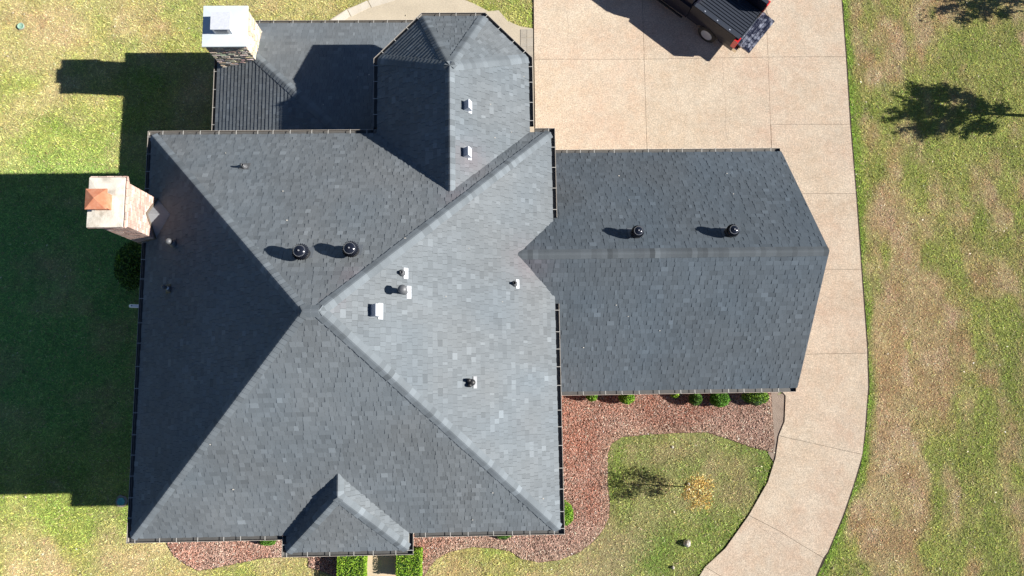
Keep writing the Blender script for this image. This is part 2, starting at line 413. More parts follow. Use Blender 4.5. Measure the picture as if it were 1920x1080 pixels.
tag(sheet('bare_soil', DIRT, .016, M['dirt']), 'strip of bare grey soil between mulch and driveway', kind='structure')
soil = sheet('driveway', offset_poly(DRIVE, -.035), .018, M['soil'])
tag(soil, 'curving pinkish tan aggregate concrete driveway in large slabs', kind='structure')

Lf = lambda y: 1000 + 4 * max(y, 0) / 280
J1 = lambda y: 1204.5 + 8.5 * y / 277
J2 = lambda y: 1436 + 10.5 * y / 277
def band(x0f, x1f, ya, yb, yc=None, yd=None):
    yc = yb if yc is None else yc; yd = ya if yd is None else yd
    return [(x0f(ya), ya), (x1f(yd), yd), (x1f(yc), yc), (x0f(yb), yb)]
Rx = [(-700, 1530), (-300, 1555), (-130, 1568), (0, 1578), (106, 1586), (233, 1594), (363, 1605), (505, 1615), (655, 1626), (725, 1628), (815, 1621), (870, 1612)]
Rf = lambda y: float(np.interp(y, [a for a, b in Rx], [b for a, b in Rx]))
slabs = []
rows = [-700, -480, -280, -85, 111, 331]
for k in range(len(rows) - 1):
    a, b = rows[k], rows[k + 1]
    slabs.append(band(Lf, J1, a, b)); slabs.append(band(J1, J2, a, b, b - (4 if b == 111 else 0), a - (4 if a == 111 else 0)))
for a, b in ((-700, -480), (-480, -280), (-280, -85), (-85, 107)):
    slabs.append([(J2(a), a), (Rf(a), a)] + [(Rf(y), y) for y in (-300, -130, 0) if a < y < b] + [(Rf(b), b - 1), (J2(b), b)])
slabs.append(band(J2, Rf, 107, 233, 233, 106))
J3 = lambda y: 1447 + 8 * (y - 280) / 240
for a, b in ((233, 363), (363, 505)): slabs.append(band(J3, Rf, a, b))
slabs.append([(1454, 505), (1615, 505), (1626, 655), (1626, 662), (1462, 665)])
slabs.append([(1462, 665), (1626, 662), (1628, 725), (1621, 815), (1617, 852), (1460, 817), (1471, 790), (1473, 742), (1468, 736)])
slabs.append([(1460, 817), (1617, 852), (1612, 870), (1600, 910), (1580, 968), (1552, 1035), (1544, 1046), (1500, 1020), (1462, 996), (1404, 966), (1440, 903), (1454, 858)])
slabs.append([(1404, 966), (1462, 996), (1500, 1020), (1544, 1046), (1529, 1081), (1490, 1150), (1420, 1120), (1322, 1063), (1360, 1028)])
slabs.append([(1322, 1063), (1420, 1120), (1490, 1150), (1440, 1250), (1200, 1172), (1262, 1125), (1311, 1081)])
for i, s_ in enumerate(slabs):
    poly = offset_poly(P2(s_, .045), .0055)
    t = random.uniform(-.03, .03); k = random.uniform(.94, 1.04)
    sheet('concrete_slab', poly, .045, M['concrete'], soil, (.550 * k, (.442 + t * .3) * k, (.328 + t * .3) * k), thick=.06)
for cr in ([(1354, 112), (1357, 138), (1355, 163), (1361, 190), (1360, 236), (1364, 262)], [(1062, 20), (1066, 50), (1064, 80)], [(1530, 545), (1556, 560), (1585, 556), (1612, 566)], [(1420, 985), (1452, 1008), (1477, 1030)]):
    b = MB(); q_ = [bp(u, v, .046) for u, v in cr]
    for a_, c_ in zip(q_[:-1], q_[1:]):
        d = (c_ - a_) / 2; w_ = np.array([-d[1], d[0], 0]) / np.linalg.norm(d) * .0025; b.obox((a_ + c_) / 2, d, w_, (0, 0, .001))
    b.build('crack', M['dirt'], soil)
patio = tag(sheet('patio', PATIO, .030, M['patio'], c=(.50, .44, .34), thick=.05), 'curved pale beige patio slab north of the house', kind='structure')
# paler edging stones round the patio
for (u0, v0), (u1, v1) in zip([(622, 37), (652, 18), (690, 1)], [(650, 18), (688, 1), (735, -11)]):
    sheet('paver', P2([(u0, v0), (u1, v1), (u1 + 6, v1 + 12), (u0 + 7, v0 + 13)], .04), .041, M['patio'], patio, (.60, .56, .49), thick=.02)
ring = [(613, 40), (645, 16), (690, -3), (740, -18), (790, -22), (850, -14), (893, 3), (918, 17)]
# pavers beside the driveway
for k in range(8):
    for j in range(2):
        a, b = 976 + 12 * j, 987.5 + 12 * j
        y0 = 55 + 16.5 * k
        c = random.uniform(.8, 1.05)
        sheet('paver', P2([(a, y0), (b, y0 - .4), (b, y0 + 15.7), (a, y0 + 16)], .04), .042, M['patio'], patio, (.40 * c, .37 * c, .32 * c), thick=.02)
tag(sheet('front_walk', WALK, .035, M['patio'], c=(.60, .47, .32), thick=.05), 'short tan concrete walk leading from the porch', kind='structure')

# grass blades
N = 560000
bx = rng.uniform(-20.5, 22.5, N); by = rng.uniform(-8.2, 16.4, N)
keep = np.ones(N, bool)
for poly in (offset_poly(DRIVE, -.045), PATIO, MULCHB, MULCHC, WALK, DIRT, FOOT): keep &= ~inside(bx, by, poly)
wob = .06 * (fbm(bx, by, .25, 81) - .5) * 2
keep &= ~(inside(bx, by, MULCHA) & (dist_poly(bx, by, MULCHA) > .02 + wob))
for (c, r) in LIDS: keep &= np.hypot(bx - c[0], by - c[1]) > r
bx, by = bx[keep], by[keep]; n = len(bx)
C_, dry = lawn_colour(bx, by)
th = 7 * fbm(bx, by, .45, 77, 2) + rng.normal(0, .75, n) + np.pi * (rng.random(n) < .5); L = rng.uniform(.05, .135, n) * (1 - .3 * dry); W = rng.uniform(.006, .013, n)
hz = L * rng.uniform(.15, .75, n)
base = np.stack([bx, by, np.full(n, .002)], 1)
dr = np.stack([np.cos(th), np.sin(th), np.zeros(n)], 1); pe = np.stack([-np.sin(th), np.cos(th), np.zeros(n)], 1)
Vv = np.empty((n, 3, 3)); Vv[:, 0] = base - pe * W[:, None]; Vv[:, 1] = base + pe * W[:, None]
Vv[:, 2] = base + dr * (L * .9)[:, None]; Vv[:, 2, 2] += hz
lum = rng.lognormal(0, .33, n)[:, None]
tint = 1 + rng.normal(0, .09, (n, 3))
straw = (rng.random(n) < .10 + .12 * dry)[:, None]
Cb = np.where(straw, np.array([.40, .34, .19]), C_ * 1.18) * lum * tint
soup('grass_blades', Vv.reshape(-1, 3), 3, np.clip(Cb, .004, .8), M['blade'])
tag(bpy.data.objects['grass_blades'], 'short mown grass blades over the lawn', 'grass', kind='stuff')

# mulch chips
pts = []
for poly, dens in ((MULCHA, 2300), (MULCHB, 2300), (MULCHC, 1800)):
    q_ = np.array(poly); lo, hi = q_.min(0), q_.max(0)
    k = int(dens * (hi[0] - lo[0]) * (hi[1] - lo[1])); x = rng.uniform(lo[0], hi[0], k); y = rng.uniform(lo[1], hi[1], k)
    ok = inside(x, y, poly) & ~inside(x, y, FOOT)
    ok &= (dist_poly(x, y, poly) > .05 * fbm(x, y, .3, 5))
    pts.append(np.stack([x[ok], y[ok]], 1))
pts = np.concatenate(pts); n = len(pts)
th = rng.uniform(0, 2 * np.pi, n); L = rng.uniform(.010, .034, n); W = rng.uniform(.004, .010, n)
tilt = rng.normal(0, .45, n); roll = rng.normal(0, .5, n)
dr = np.stack([np.cos(th) * np.cos(tilt), np.sin(th) * np.cos(tilt), np.sin(tilt)], 1)
pe = np.stack([-np.sin(th) * np.cos(roll), np.cos(th) * np.cos(roll), np.sin(roll)], 1)
c0 = np.stack([pts[:, 0], pts[:, 1], rng.uniform(.03, .055, n)], 1)
Vv = np.empty((n, 4, 3))
for i, (a, b) in enumerate(((-1, -1), (1, -1), (1, 1), (-1, 1))): Vv[:, i] = c0 + dr * (L * a)[:, None] + pe * (W * b)[:, None]
big = fbm(pts[:, 0], pts[:, 1], 1.4, 44)
red = np.clip((big - .35) * 2.2 + rng.normal(0, .28, n), 0, 1)[:, None]
Cc = np.array([.46, .31, .25]) * (1 - red) + np.array([.40, .185, .13]) * red
pale = (rng.random(n) < .13)[:, None]
de = np.exp(-(dist_poly(pts[:, 0], pts[:, 1], MULCHA) / .30) ** 2)[:, None] * .55
Cc = Cc * (1 - de) + de * np.array([.47, .35, .26])
Cc = Cc * (.80 + .45 * fbm(pts[:, 0], pts[:, 1], .7, 47)[:, None])
Cc = np.where(pale, np.array([.62, .49, .41]), Cc * 1.18) * rng.lognormal(0, .30, n)[:, None]
o = soup('mulch_chips', Vv.reshape(-1, 3), 4, np.clip(Cc, .01, .85), M['chip'])
tag(o, 'loose red brown and pale wood chips covering the beds', 'mulch', kind='stuff')
# stray pale leaves on the lawn
n = 420
x = rng.uniform(-19, 20, n); y = rng.uniform(-7, 15, n)
ok = ~inside(x, y, FOOT) & ~inside(x, y, DRIVE); x, y = x[ok], y[ok]; n = len(x)
th = rng.uniform(0, 6.28, n); s_ = rng.uniform(.012, .032, n)
Vv = np.empty((n, 4, 3)); c0 = np.stack([x, y, np.full(n, .045)], 1)
for i in range(4):
    an = th + i * np.pi / 2; Vv[:, i] = c0 + np.stack([np.cos(an) * s_ * (1.6 if i % 2 else .8), np.sin(an) * s_ * (1.6 if i % 2 else .8), rng.uniform(0, .015, n)], 1)
o = soup('fallen_leaves', Vv.reshape(-1, 3), 4, np.clip(np.array([.6, .52, .38]) * rng.lognormal(0, .35, n)[:, None], 0, .8), M['leaf'])
tag(o, 'small pale fallen leaves strewn over the lawn', 'leaves', kind='stuff')

# ------------------------------------------------------------------ the house
house = empty('house', ((X0 + X1) / 2, (Y0 + Y1) / 2, 0))
tag(house, 'large brick house seen from above under dark grey hipped shingle roofs', 'house')
HL = np.array(house.location)
class HB(MB):                                       # meshes written in world space, kept under the house empty
    def build(s, name, m_, parent=None, org=None):
        org = HL if org is None else org
        s.v = [tuple(np.array(p) - org) for p in s.v]
        return super().build(name, m_, house if parent is None else parent)

main_xy = (X0 + IN, X1 - IN, Y0 + IN, Y1 - IN)
ax0, ax1, ay0, ay1 = main_xy
e = ZE + .02
TM = (TX0 + TX1) / 2
tya = Y1 - (TR - ZE) / SM
dL = LY - IN - (Y1 - .5)
FACETS = []   # (roof key, polygon with the eave edge first)
def facet(key, *pts): FACETS.append((key, [np.array(p, float) for p in pts]))
facet('main', (ax0, ay1, e), (ax0, ay0, e), (PA, PY, ZP))
facet('main', (ax0, ay0, e), (ax1, ay0, e), (PB, PY, ZP), (PA, PY, ZP))
facet('main', (ax1, ay0, e), (ax1, ay1, e), (PB, PY, ZP))
facet('main', (ax1, ay1, e), (ax0, ay1, e), (PA, PY, ZP), (PB, PY, ZP))
txa, txb = TX0 + IN, TX1 - IN
facet('tower', (txa, TY1 - .03, e), (txa, ay1 - .3, e), (TM, tya - .25, TR), (TM, TAP, TR))
facet('tower', (txb, ay1 - .3, e), (txb, TY1 - .03, e), (TM, TAP, TR), (TM, tya - .25, TR))
facet('tower', (TNA + .05, TNY - IN, e), (txa, TY1 - .03, e), (TM, TAP, TR))
facet('tower', (TNB - .05, TNY - IN, e), (TNA + .05, TNY - IN, e), (TM, TAP, TR))
facet('tower', (txb, TY1 - .03, e), (TNB - .05, TNY - IN, e), (TM, TAP, TR))
gxw = .35; gym = (GY0 + GY1) / 2; g0, g1 = GY0 + IN, GY1 - IN; ge = GE + .02
facet('garage', (gxw, g0, ge), (GX, g0, ge), (GX, gym, GR), (gxw, gym, GR))
facet('garage', (GX, g1, ge), (gxw, g1, ge), (gxw, gym, GR), (GX, gym, GR))
lx0, ly1 = LX + IN, LY - IN; lz = LZ + .02; lyw = Y1 - .45; dd_ = ly1 - lyw
facet('porch_back', (lx0, ly1, lz), (lx0, lyw, lz), (lx0 + dd_, lyw, lz + LS * dd_))
facet('porch_back', (-1.6, ly1, lz), (lx0, ly1, lz), (lx0 + dd_, lyw, lz + LS * dd_), (-1.6, lyw, lz + LS * dd_))
pc = (PX0 + PX1) / 2; p0, p1, ps = PX0 + IN, PX1 - IN, PYS + IN
pyr = Y0 + (PRZ - ZE) / SM
facet('porch', (p0, pyr + .3, e), (p0, ps, e), (pc, PAY, PRZ), (pc, pyr + .3, PRZ))
facet('porch', (p1, ps, e), (p1, pyr + .3, e), (pc, pyr + .3, PRZ), (pc, PAY, PRZ))
facet('porch', (p0, ps, e), (p1, ps, e), (pc, PAY, PRZ))

planes = {}
def pl(poly):
    n_ = np.cross(poly[1] - poly[0], poly[2] - poly[0]); n_ /= np.linalg.norm(n_)
    if n_[2] < 0: n_ = -n_
    return n_, n_ @ poly[0]
for key, poly in FACETS: planes.setdefault(key, []).append((pl(poly), poly))
def roof_h(key, x, y):                               # height of that roof over (x, y), -inf outside
    best = -9.
    for (n_, d_), poly in planes[key]:
        q_ = np.array(poly)[:, :2]
        if inside(np.array([x]), np.array([y]), q_)[0]:
            best = max(best, (d_ - n_[0] * x - n_[1] * y) / n_[2])
    return best
def buried(key, pts):
    for k in planes:
        if k == key: continue
        if all(roof_h(k, p[0], p[1]) > p[2] + .03 for p in pts): return True
    return False

labels = {'main': 'big hipped main roof with two peaks close together', 'tower': 'projecting roof with an octagonal north end', 'garage': 'long ridged garage roof on the right', 'porch_back': 'low roof over the back porch beside the white chimney', 'porch': 'small hipped porch roof at the bottom'}
roofs = {}
for key in labels:
    b = HB()
    for k, poly in FACETS:
        if k != key: continue
        (n_, d_) = pl(poly)
        top = [p - n_ * .012 for p in poly]; bot = [p - n_ * .012 - np.array([0, 0, .12]) for p in poly]
        n = len(poly)
        b.add(top + bot, [tuple(range(n)), tuple(range(2 * n - 1, n - 1, -1))] + [(i, n + i, n + (i + 1) % n, (i + 1) % n) for i in range(n)])
    roofs[key] = b.build('roof', M['deck']); roofs[key]['label'] = labels[key]

def clip(poly, a, b):                                 # keep the left side of a->b
    out = []; n = len(poly)
    for i in range(n):
        p, q_ = poly[i], poly[(i + 1) % n]
        sp = (b[0] - a[0]) * (p[1] - a[1]) - (b[1] - a[1]) * (p[0] - a[0])
        sq = (b[0] - a[0]) * (q_[1] - a[1]) - (b[1] - a[1]) * (q_[0] - a[0])
        if sp >= 0: out.append(p)
        if (sp >= 0) != (sq >= 0):
            t = sp / (sp - sq); out.append((p[0] + t * (q_[0] - p[0]), p[1] + t * (q_[1] - p[1])))
    return out
PIECES = []                                           # (pixel area, name, roof key, verts, faces, colour)
def piece(name, key, vs, fs, c):
    top = np.array(vs[:fs[0][-1] + 1]) if False else np.array([vs[i] for i in fs[0]])
    if buried(key, top): return
    q_ = proj(top)
    if q_[:, 0].max() < 0 or q_[:, 0].min() > 1920 or q_[:, 1].max() < 0 or q_[:, 1].min() > 1080: area = 0
    else: area = .5 * abs(sum(q_[i][0] * q_[(i + 1) % len(q_)][1] - q_[(i + 1) % len(q_)][0] * q_[i][1] for i in range(len(q_))))
    PIECES.append((area, name, key, vs, fs, c))
EXPO = .143
def shingle_colour(p, key):
    base_ = np.array([.136, .154, .170])
    if key == 'garage': base_ = np.array([.082, .101, .121])  # darker base paints in the weaker sunlight return from the garage side
    r = random.random()
    f = random.gauss(1, .045)
    if r < .06: f *= random.uniform(1.10, 1.27)
    elif r < .16: f *= random.uniform(.86, .94)
    f *= .88 + .26 * float(fbm(np.array([p[0]]), np.array([p[1]]), 1.7, 91, 3)[0])
    warm = float(fbm(np.array([p[0]]), np.array([p[1]]), 1.1, 95, 2)[0])
    tint = np.array([1 + .09 * (warm - .45), 1, 1 - .07 * (warm - .45)])
    # two faint reddish chalk stains
    for sx, sy, sr in RED:
        g = math.exp(-((p[0] - sx) ** 2 + (p[1] - sy) ** 2) / sr ** 2)
        tint = tint * (1 + g * np.array([.12, -.03, -.02]))
    return tuple(base_ * f * tint)
RED = [(-.55, 5.95, .42), (1.0, 3.3, .5), (-3.2, 2.6, .25), (-3.5, 1.9, .2), (-.9, 4.9, .3)]
for key, poly in FACETS:
    n_, d_ = pl(poly)
    org = poly[0]; U = poly[1] - poly[0]; LU = np.linalg.norm(U); U /= LU; V = np.cross(n_, U)
    q2 = [((p - org) @ U, (p - org) @ V) for p in poly]
    umin, umax = min(a for a, b in q2), max(a for a, b in q2); vmax = max(b for a, b in q2)
    nrow = int(vmax / EXPO) + 1
    for i in range(nrow):
        v0, v1 = i * EXPO - (.03 if i == 0 else 0), (i + 1) * EXPO
        u = umin - random.uniform(0, .3); hi_ = random.random() < .5
        while u < umax:
            w = random.choice((.08, .10, .12, .14, .15, .18, .21)); hi_ = (not hi_) if random.random() < .85 else hi_
            u1 = u + w
            if u1 > umin:
                rect = [(u + .002, v0), (u1 - .002, v0), (u1 - .002, v1 - .005), (u + .002, v1 - .005)]
                for j in range(len(q2)):
                    if i == 0 and j == 0: continue
                    rect = clip(rect, q2[j], q2[(j + 1) % len(q2)])
                    if len(rect) < 3: break
                if len(rect) >= 3:
                    ar = .5 * abs(sum(rect[k][0] * rect[(k + 1) % len(rect)][1] - rect[(k + 1) % len(rect)][0] * rect[k][1] for k in range(len(rect))))
                    if ar > 2e-4:
                        t = (.019 if hi_ else .010) + random.uniform(-.0015, .0015)
                        if key == 'porch_back' or (key == 'tower' and n_[0] < -.2 and n_[1] > .2): t = .019 + random.uniform(-.001, .001)
                        jit = random.uniform(-.0012, .0012)
                        hgt = lambda vv: t * (1 - (vv - v0) / (v1 - v0) * .8) + jit
                        top = [org + a * U + b_ * V + n_ * hgt(b_) for a, b_ in rect]
                        bot = [org + a * U + b_ * V - n_ * .006 for a, b_ in rect]
                        k = len(rect)
                        fs = [tuple(range(k))] + [(k + a, k + (a + 1) % k, (a + 1) % k, a) for a in range(k)]
                        cc = shingle_colour(top[0], key)
                        if not hi_: cc = tuple(x * .93 for x in cc)
                        piece('shingle', key, top + bot, fs, cc)
            u = u1
# ridge and hip caps
def caps(key, p, q_, nA, nB, dark=False):
    """cap shingles bent over the line p->q (from low to high), planes nA (left) and nB (right)"""
    p, q_ = np.array(p, float), np.array(q_, float)
    D = q_ - p; L = np.linalg.norm(D); D /= L
    sa = np.cross(nA, D); sb = np.cross(D, nB)        # directions down each side
    for s_ in (sa, sb):
        if s_[2] > 0: s_ *= -1
    upn = (nA + nB); upn /= np.linalg.norm(upn)
    k = int(L / EXPO)
    ex = L / k; w = .15
    for i in range(k):
        a, b_ = p + D * ex * i, p + D * ex * (i + 1.06)
        r = random.random(); f = random.gauss(1.0, .10) * (1.0 if r > .2 else (1.17 if r > .07 else .80))
        base_ = np.array([.136, .156, .174]) * (.72 if key == 'garage' else 1)  # garage caps darkened in colour for that weaker sunlight too
        c = tuple(base_ * f)
        jw = random.uniform(-.008, .008)
        def ring(o_, lift): return [o_ + sa * (w + jw) + nA * (lift + .004), o_ + sa * .03 + nA * (lift + .007), o_ + upn * (lift + .004) , o_ + sb * .03 + nB * (lift + .007), o_ + sb * (w + jw) + nB * (lift + .004)]
        r0, r1 = ring(a, .023), ring(b_, .014)
        vs = r0 + r1 + [x - upn * .010 for x in r0]
        fs = [(j, j + 1, 6 + j, 5 + j) for j in range(4)] + [(10 + j, 11 + j, j + 1, j) for j in range(4)] 
        # outline polygon for the area test first
        tri_n = np.cross(vs[1] - vs[0], vs[5] - vs[0])
        if tri_n[2] < 0: fs = [f_[::-1] for f_ in fs]
        top = np.array([r0[0], r0[4], r1[4], r1[0]])
        if buried(key, [x + np.array([0, 0, -.02]) for x in top]): continue
        qq = proj(top)
        area = .5 * abs(sum(qq[j][0] * qq[(j + 1) % 4][1] - qq[(j + 1) % 4][0] * qq[j][1] for j in range(4)))
        PIECES.append((area, 'ridge_shingle', key, vs, fs, c))
nm_ = {}
def PL(key, i): return planes[key][i][0][0]
caps('main', (ax0, ay0, e), (PA, PY, ZP), PL('main', 0), PL('main', 1))
caps('main', (ax1, ay0, e), (PB, PY, ZP), PL('main', 1), PL('main', 2))
caps('main', (ax1, ay1, e), (PB, PY, ZP), PL('main', 2), PL('main', 3))
caps('main', (ax0, ay1, e), (PA, PY, ZP), PL('main', 3), PL('main', 0))
caps('main', (PB, PY, ZP), (PA, PY, ZP), PL('main', 3), PL('main', 1))
T = 'tower'
caps(T, (TM, tya - .2, TR), (TM, TAP, TR), PL(T, 0), PL(T, 1))
caps(T, (txa, TY1 - .03, e), (TM, TAP, TR), PL(T, 0), PL(T, 2))
caps(T, (TNA + .05, TNY - IN, e), (TM, TAP, TR), PL(T, 2), PL(T, 3))
caps(T, (TNB - .05, TNY - IN, e), (TM, TAP, TR), PL(T, 3), PL(T, 4))
caps(T, (txb, TY1 - .03, e), (TM, TAP, TR), PL(T, 4), PL(T, 1))
caps('garage', (GX, gym, GR), (.6, gym, GR), PL('garage', 1), PL('garage', 0))
caps('porch_back', (lx0, ly1, lz), (lx0 + dd_ - .2, lyw + .2, lz + LS * (dd_ - .2)), PL('porch_back', 0), PL('porch_back', 1))
caps('porch', (pc, pyr + .1, PRZ), (pc, PAY, PRZ), PL('porch', 0), PL('porch', 1))
caps('porch', (p0, ps, e), (pc, PAY, PRZ), PL('porch', 0), PL('porch', 2))
caps('porch', (p1, ps, e), (pc, PAY, PRZ), PL('porch', 2), PL('porch', 1))
for nm, lim in (('shingle', 300), ('ridge_shingle', 300)):
    L_ = sorted([p for p in PIECES if p[1] == nm], key=lambda p: -p[0])
    for area, _, key, vs, fs, c in L_[:lim]:
        b = HB(); b.add(vs, fs, c); b.build(nm, M['shingle'], roofs[key])
    b = HB()
    for area, _, key, vs, fs, c in L_[lim:]: b.add(vs, fs, c)
    if b.v: tag(b.build(nm + 's', M['shingle']), kind='stuff')

# gutters: an open trough swept along the eave, the lip on the measured line
GW, GDP = .145, .10
def gutter(path, z, inner, lip=(.33, .30, .265), dark=(.085, .085, .085), closed=False, ends=True):
    """path: outer lip line; inner: +1 if the house lies to the left of the path"""
    path = [np.array(p, float) for p in path]
    n = len(path)
    def off(i, d):
        out = []
        if i == 0: e_ = path[1] - path[0]; e_ /= np.linalg.norm(e_); return path[0] + inner * d * np.array([-e_[1], e_[0]])
        if i == n - 1: e_ = path[-1] - path[-2]; e_ /= np.linalg.norm(e_); return path[-1] + inner * d * np.array([-e_[1], e_[0]])
        e1 = path[i] - path[i - 1]; e1 /= np.linalg.norm(e1); e2 = path[i + 1] - path[i]; e2 /= np.linalg.norm(e2)
        n1 = np.array([-e1[1], e1[0]]); n2 = np.array([-e2[1], e2[0]]); mi = n1 + n2
        return path[i] + inner * mi * d / (mi @ n1)
    prof = [(0, -.0), (.012, 0), (.012, -.012), (.010, -GDP + .004), (GW - .004, -GDP + .004), (GW - .004, .0), (GW, .0), (GW, -GDP - .004), (.02, -GDP - .004), (0, -.02)]
    b = HB()
    rings = [[np.array([*off(i, d), z + h]) for d, h in prof] for i in range(n)]
    k = len(prof)
    for j in range(k):
        c = lip if j in (0, 8, 9, 1, 7) else dark
        for i in range(n - 1):
            f = (0, 1, 2, 3) if inner < 0 else (3, 2, 1, 0)
            b.add([rings[i][j], rings[i][(j + 1) % k], rings[i + 1][(j + 1) % k], rings[i + 1][j]], [f], c)
    for r in (rings[0], rings[-1]):
        b.add([r[2], r[3], r[4], r[5]], [(0, 1, 2, 3), (3, 2, 1, 0)], lip)
    g = b.build('gutter', M['gutter'])
    for i in range(n - 1):
        d = path[i + 1] - path[i]; L = np.linalg.norm(d); d /= L; nn = inner * np.array([-d[1], d[0]])
        s_ = random.uniform(.1, .3)
        while s_ < L - .08:
            c_ = path[i] + d * s_ + nn * (GW * .5 + .012)
            m_ = HB(); m_.obox((c_[0], c_[1], z + .007), np.array([*(d * .0075), 0]), np.array([*(nn * (GW * .5 + .012)), 0]), (0, 0, .004), (1, 1, 1))
            m_.build('gutter_strap', M['strap'], g)
            s_ += random.uniform(.42, .68)
    return g
zg = ZE + .0
gutter([(TX0, Y1), (X0, Y1), (X0, Y0), (PX0 - .02, Y0)], zg, 1)
gutter([(PX0, Y0 + .1), (PX0, PYS), (PX1, PYS), (PX1, Y0 + .1)], zg, 1)
gutter([(PX1 + .02, Y0), (X1, Y0), (X1, 2.27)], zg, 1)
gutter([(X1, 4.72), (X1, Y1), (TX1 + .02, Y1)], zg, 1)
gutter([(TX1, Y1 + .08), (TX1, TY1), (TNB, TNY), (TNA, TNY), (TX0, TY1), (TX0, Y1 + .05)], zg, 1)
gutter([(X1 + .03, GY0), (GX - .03, GY0)], GE, 1, lip=(.38, .33, .29))
gutter([(GX - .03, GY1), (X1 + .03, GY1)], GE, 1, lip=(.50, .45, .39))
gutter([(-1.7, LY), (LX, LY), (LX, Y1 - .4)], LZ, 1)

# walls (under the eaves), soffits, fascias, doors and windows
def brick_wall(poly, z0, z1, label=None):
    b = HB()
    n = len(poly)
    b.prism([tuple(p) for p in poly], z0, z1, (.30, .16, .11))
    o = b.build('wall', M['brick'])
    if label: o['label'] = label
    return o
ov = .45
brick_wall([(X0 + ov, Y0 + ov), (X1 - ov, Y0 + ov), (X1 - ov, Y1 - ov), (X0 + ov, Y1 - ov)], 0, ZE - .1)
brick_wall([(X1 - ov + .01, GY0 + ov), (GX - .30, GY0 + ov), (GX - .30, GY1 - ov), (X1 - ov + .01, GY1 - ov)], 0, GE - .1)
brick_wall([(TX0 + ov, Y1 - ov + .01), (TX1 - ov, Y1 - ov + .01), (TX1 - ov, TY1 - .2), (TNB - .2, TNY - ov), (TNA + .2, TNY - ov), (TX0 + ov, TY1 - .2)], 0, ZE - .1)
b = HB(); zt = GE - .1                                   # gable wall of the garage
yy0, yy1 = GY0 + ov, GY1 - ov
b.add([(GX - .31, yy0, zt), (GX - .31, yy1, zt), (GX - .31, gym, GR - .42), (GX - .51, yy0, zt), (GX - .51, yy1, zt), (GX - .51, gym, GR - .42)],
      [(0, 1, 2), (5, 4, 3), (0, 2, 5, 3), (1, 4, 5, 2)], (.30, .16, .11)); b.build('wall', M['brick'])['label'] = 'brick gable wall of the garage'
b = HB()
for x0_, x1_, y0_, y1_, z_ in ((X0 + .12, X1 - .12, Y0 + .12, Y1 - .12, ZE - .06), (TX0 + .12, TX1 - .12, Y1 - .1, TY1, ZE - .065), (TNA, TNB, TY1 + .01, TNY - .13, ZE - .062), (PX0 + .12, PX1 - .12, PYS + .12, Y0 + .1, ZE - .068)):
    b.box(x0_, x1_, y0_, y1_, z_ - .03, z_, (.6, .58, .52))
b.box(X1 + .0, GX - .1, GY0 + .12, GY1 - .12, GE - .13, GE - .1, (.6, .58, .52))
b.box(LX + .12, -1.7, Y1 - .4, LY - .12, LZ - .09, LZ - .06, (.6, .58, .52))
b.build('soffit', M['trim'])
b = HB()                                               # rake boards at the garage gable
for y_e, sg in ((g0, 1), (g1, -1)):
    a = np.array([GX + .012, y_e, ge - .10]); c = np.array([GX + .012, gym, GR - .10]); m_ = (a + c) / 2; d = (c - a) / 2
    b.obox(m_, (.010, 0, 0), d, (0, 0, .085), (.16, .16, .165))
b.build('rake_board', M['gutter'])
for (x, y) in ((PX0 + .35, PYS + .35), (PX1 - .35, PYS + .35)):
    b = HB(); b.box(x - .16, x + .16, y - .16, y + .16, 0, ZE - .1, (.55, .53, .48)); b.build('porch_column', M['trim'])
for (x, y) in ((LX + .35, LY - .35), (-6.2, LY - .35), (-3.9, LY - .35)):
    b = HB(); b.box(x - .09, x + .09, y - .09, y + .09, 0, LZ - .09, (.55, .53, .48)); b.build('post', M['trim'])
def window(c_, half, zc, hh, nx_, ny_):                # centre on the wall face, half width along the wall, normal
    t = np.array([-ny_, nx_]); f = HB()
    cx, cy = c_
    for s_ in (-1, 1):
        f.obox((cx + t[0] * half * s_, cy + t[1] * half * s_, zc), (t[0] * .04, t[1] * .04, 0), (nx_ * .04, ny_ * .04, 0), (0, 0, hh + .04))
        f.obox((cx, cy, zc + hh * s_), (t[0] * (half - .04), t[1] * (half - .04), 0), (nx_ * .04, ny_ * .04, 0), (0, 0, .04))
    w = f.build('window', M['trim'])
    g = HB(); g.obox((cx, cy, zc), (t[0] * (half - .04), t[1] * (half - .04), 0), (nx_ * .015, ny_ * .015, 0), (0, 0, hh - .04)); g.build('pane', M['glass'], w)
for zc in (1.6, 4.2):
    for x in (-8.2, -6.6, -1.2, .3): window((x, Y0 + ov), .45, zc, .65, 0, -1)
    for y in (-2, .3, 6.4): window((X0 + ov, y), .45, zc, .65, -1, 0)
window((X1 - ov, -2), .5, 1.6, .65, 1, 0); window((X1 - ov, -2), .5, 4.2, .6, 1, 0)
for x in (3.2, 5.6, 7.6): window((x, GY0 + ov), .5, 1.7, .6, 0, -1)
b = HB(); b.box(pc - .5, pc + .5, Y0 + ov - .05, Y0 + ov + .03, 0.02, 2.2); b.build('front_door', M['door'])
for x in (3.4, 6.6):
    b = HB(); b.box(x - 1.25, x + 1.25, GY1 - ov - .03, GY1 - ov + .04, 0.05, 2.3); gd = b.build('garage_door', M['door'])
    for k in range(4):
        h_ = HB(); h_.box(x - 1.2, x + 1.2, GY1 - ov + .042, GY1 - ov + .055, .1 + k * .55, .6 + k * .55); h_.build('door_panel', M['door'], gd)

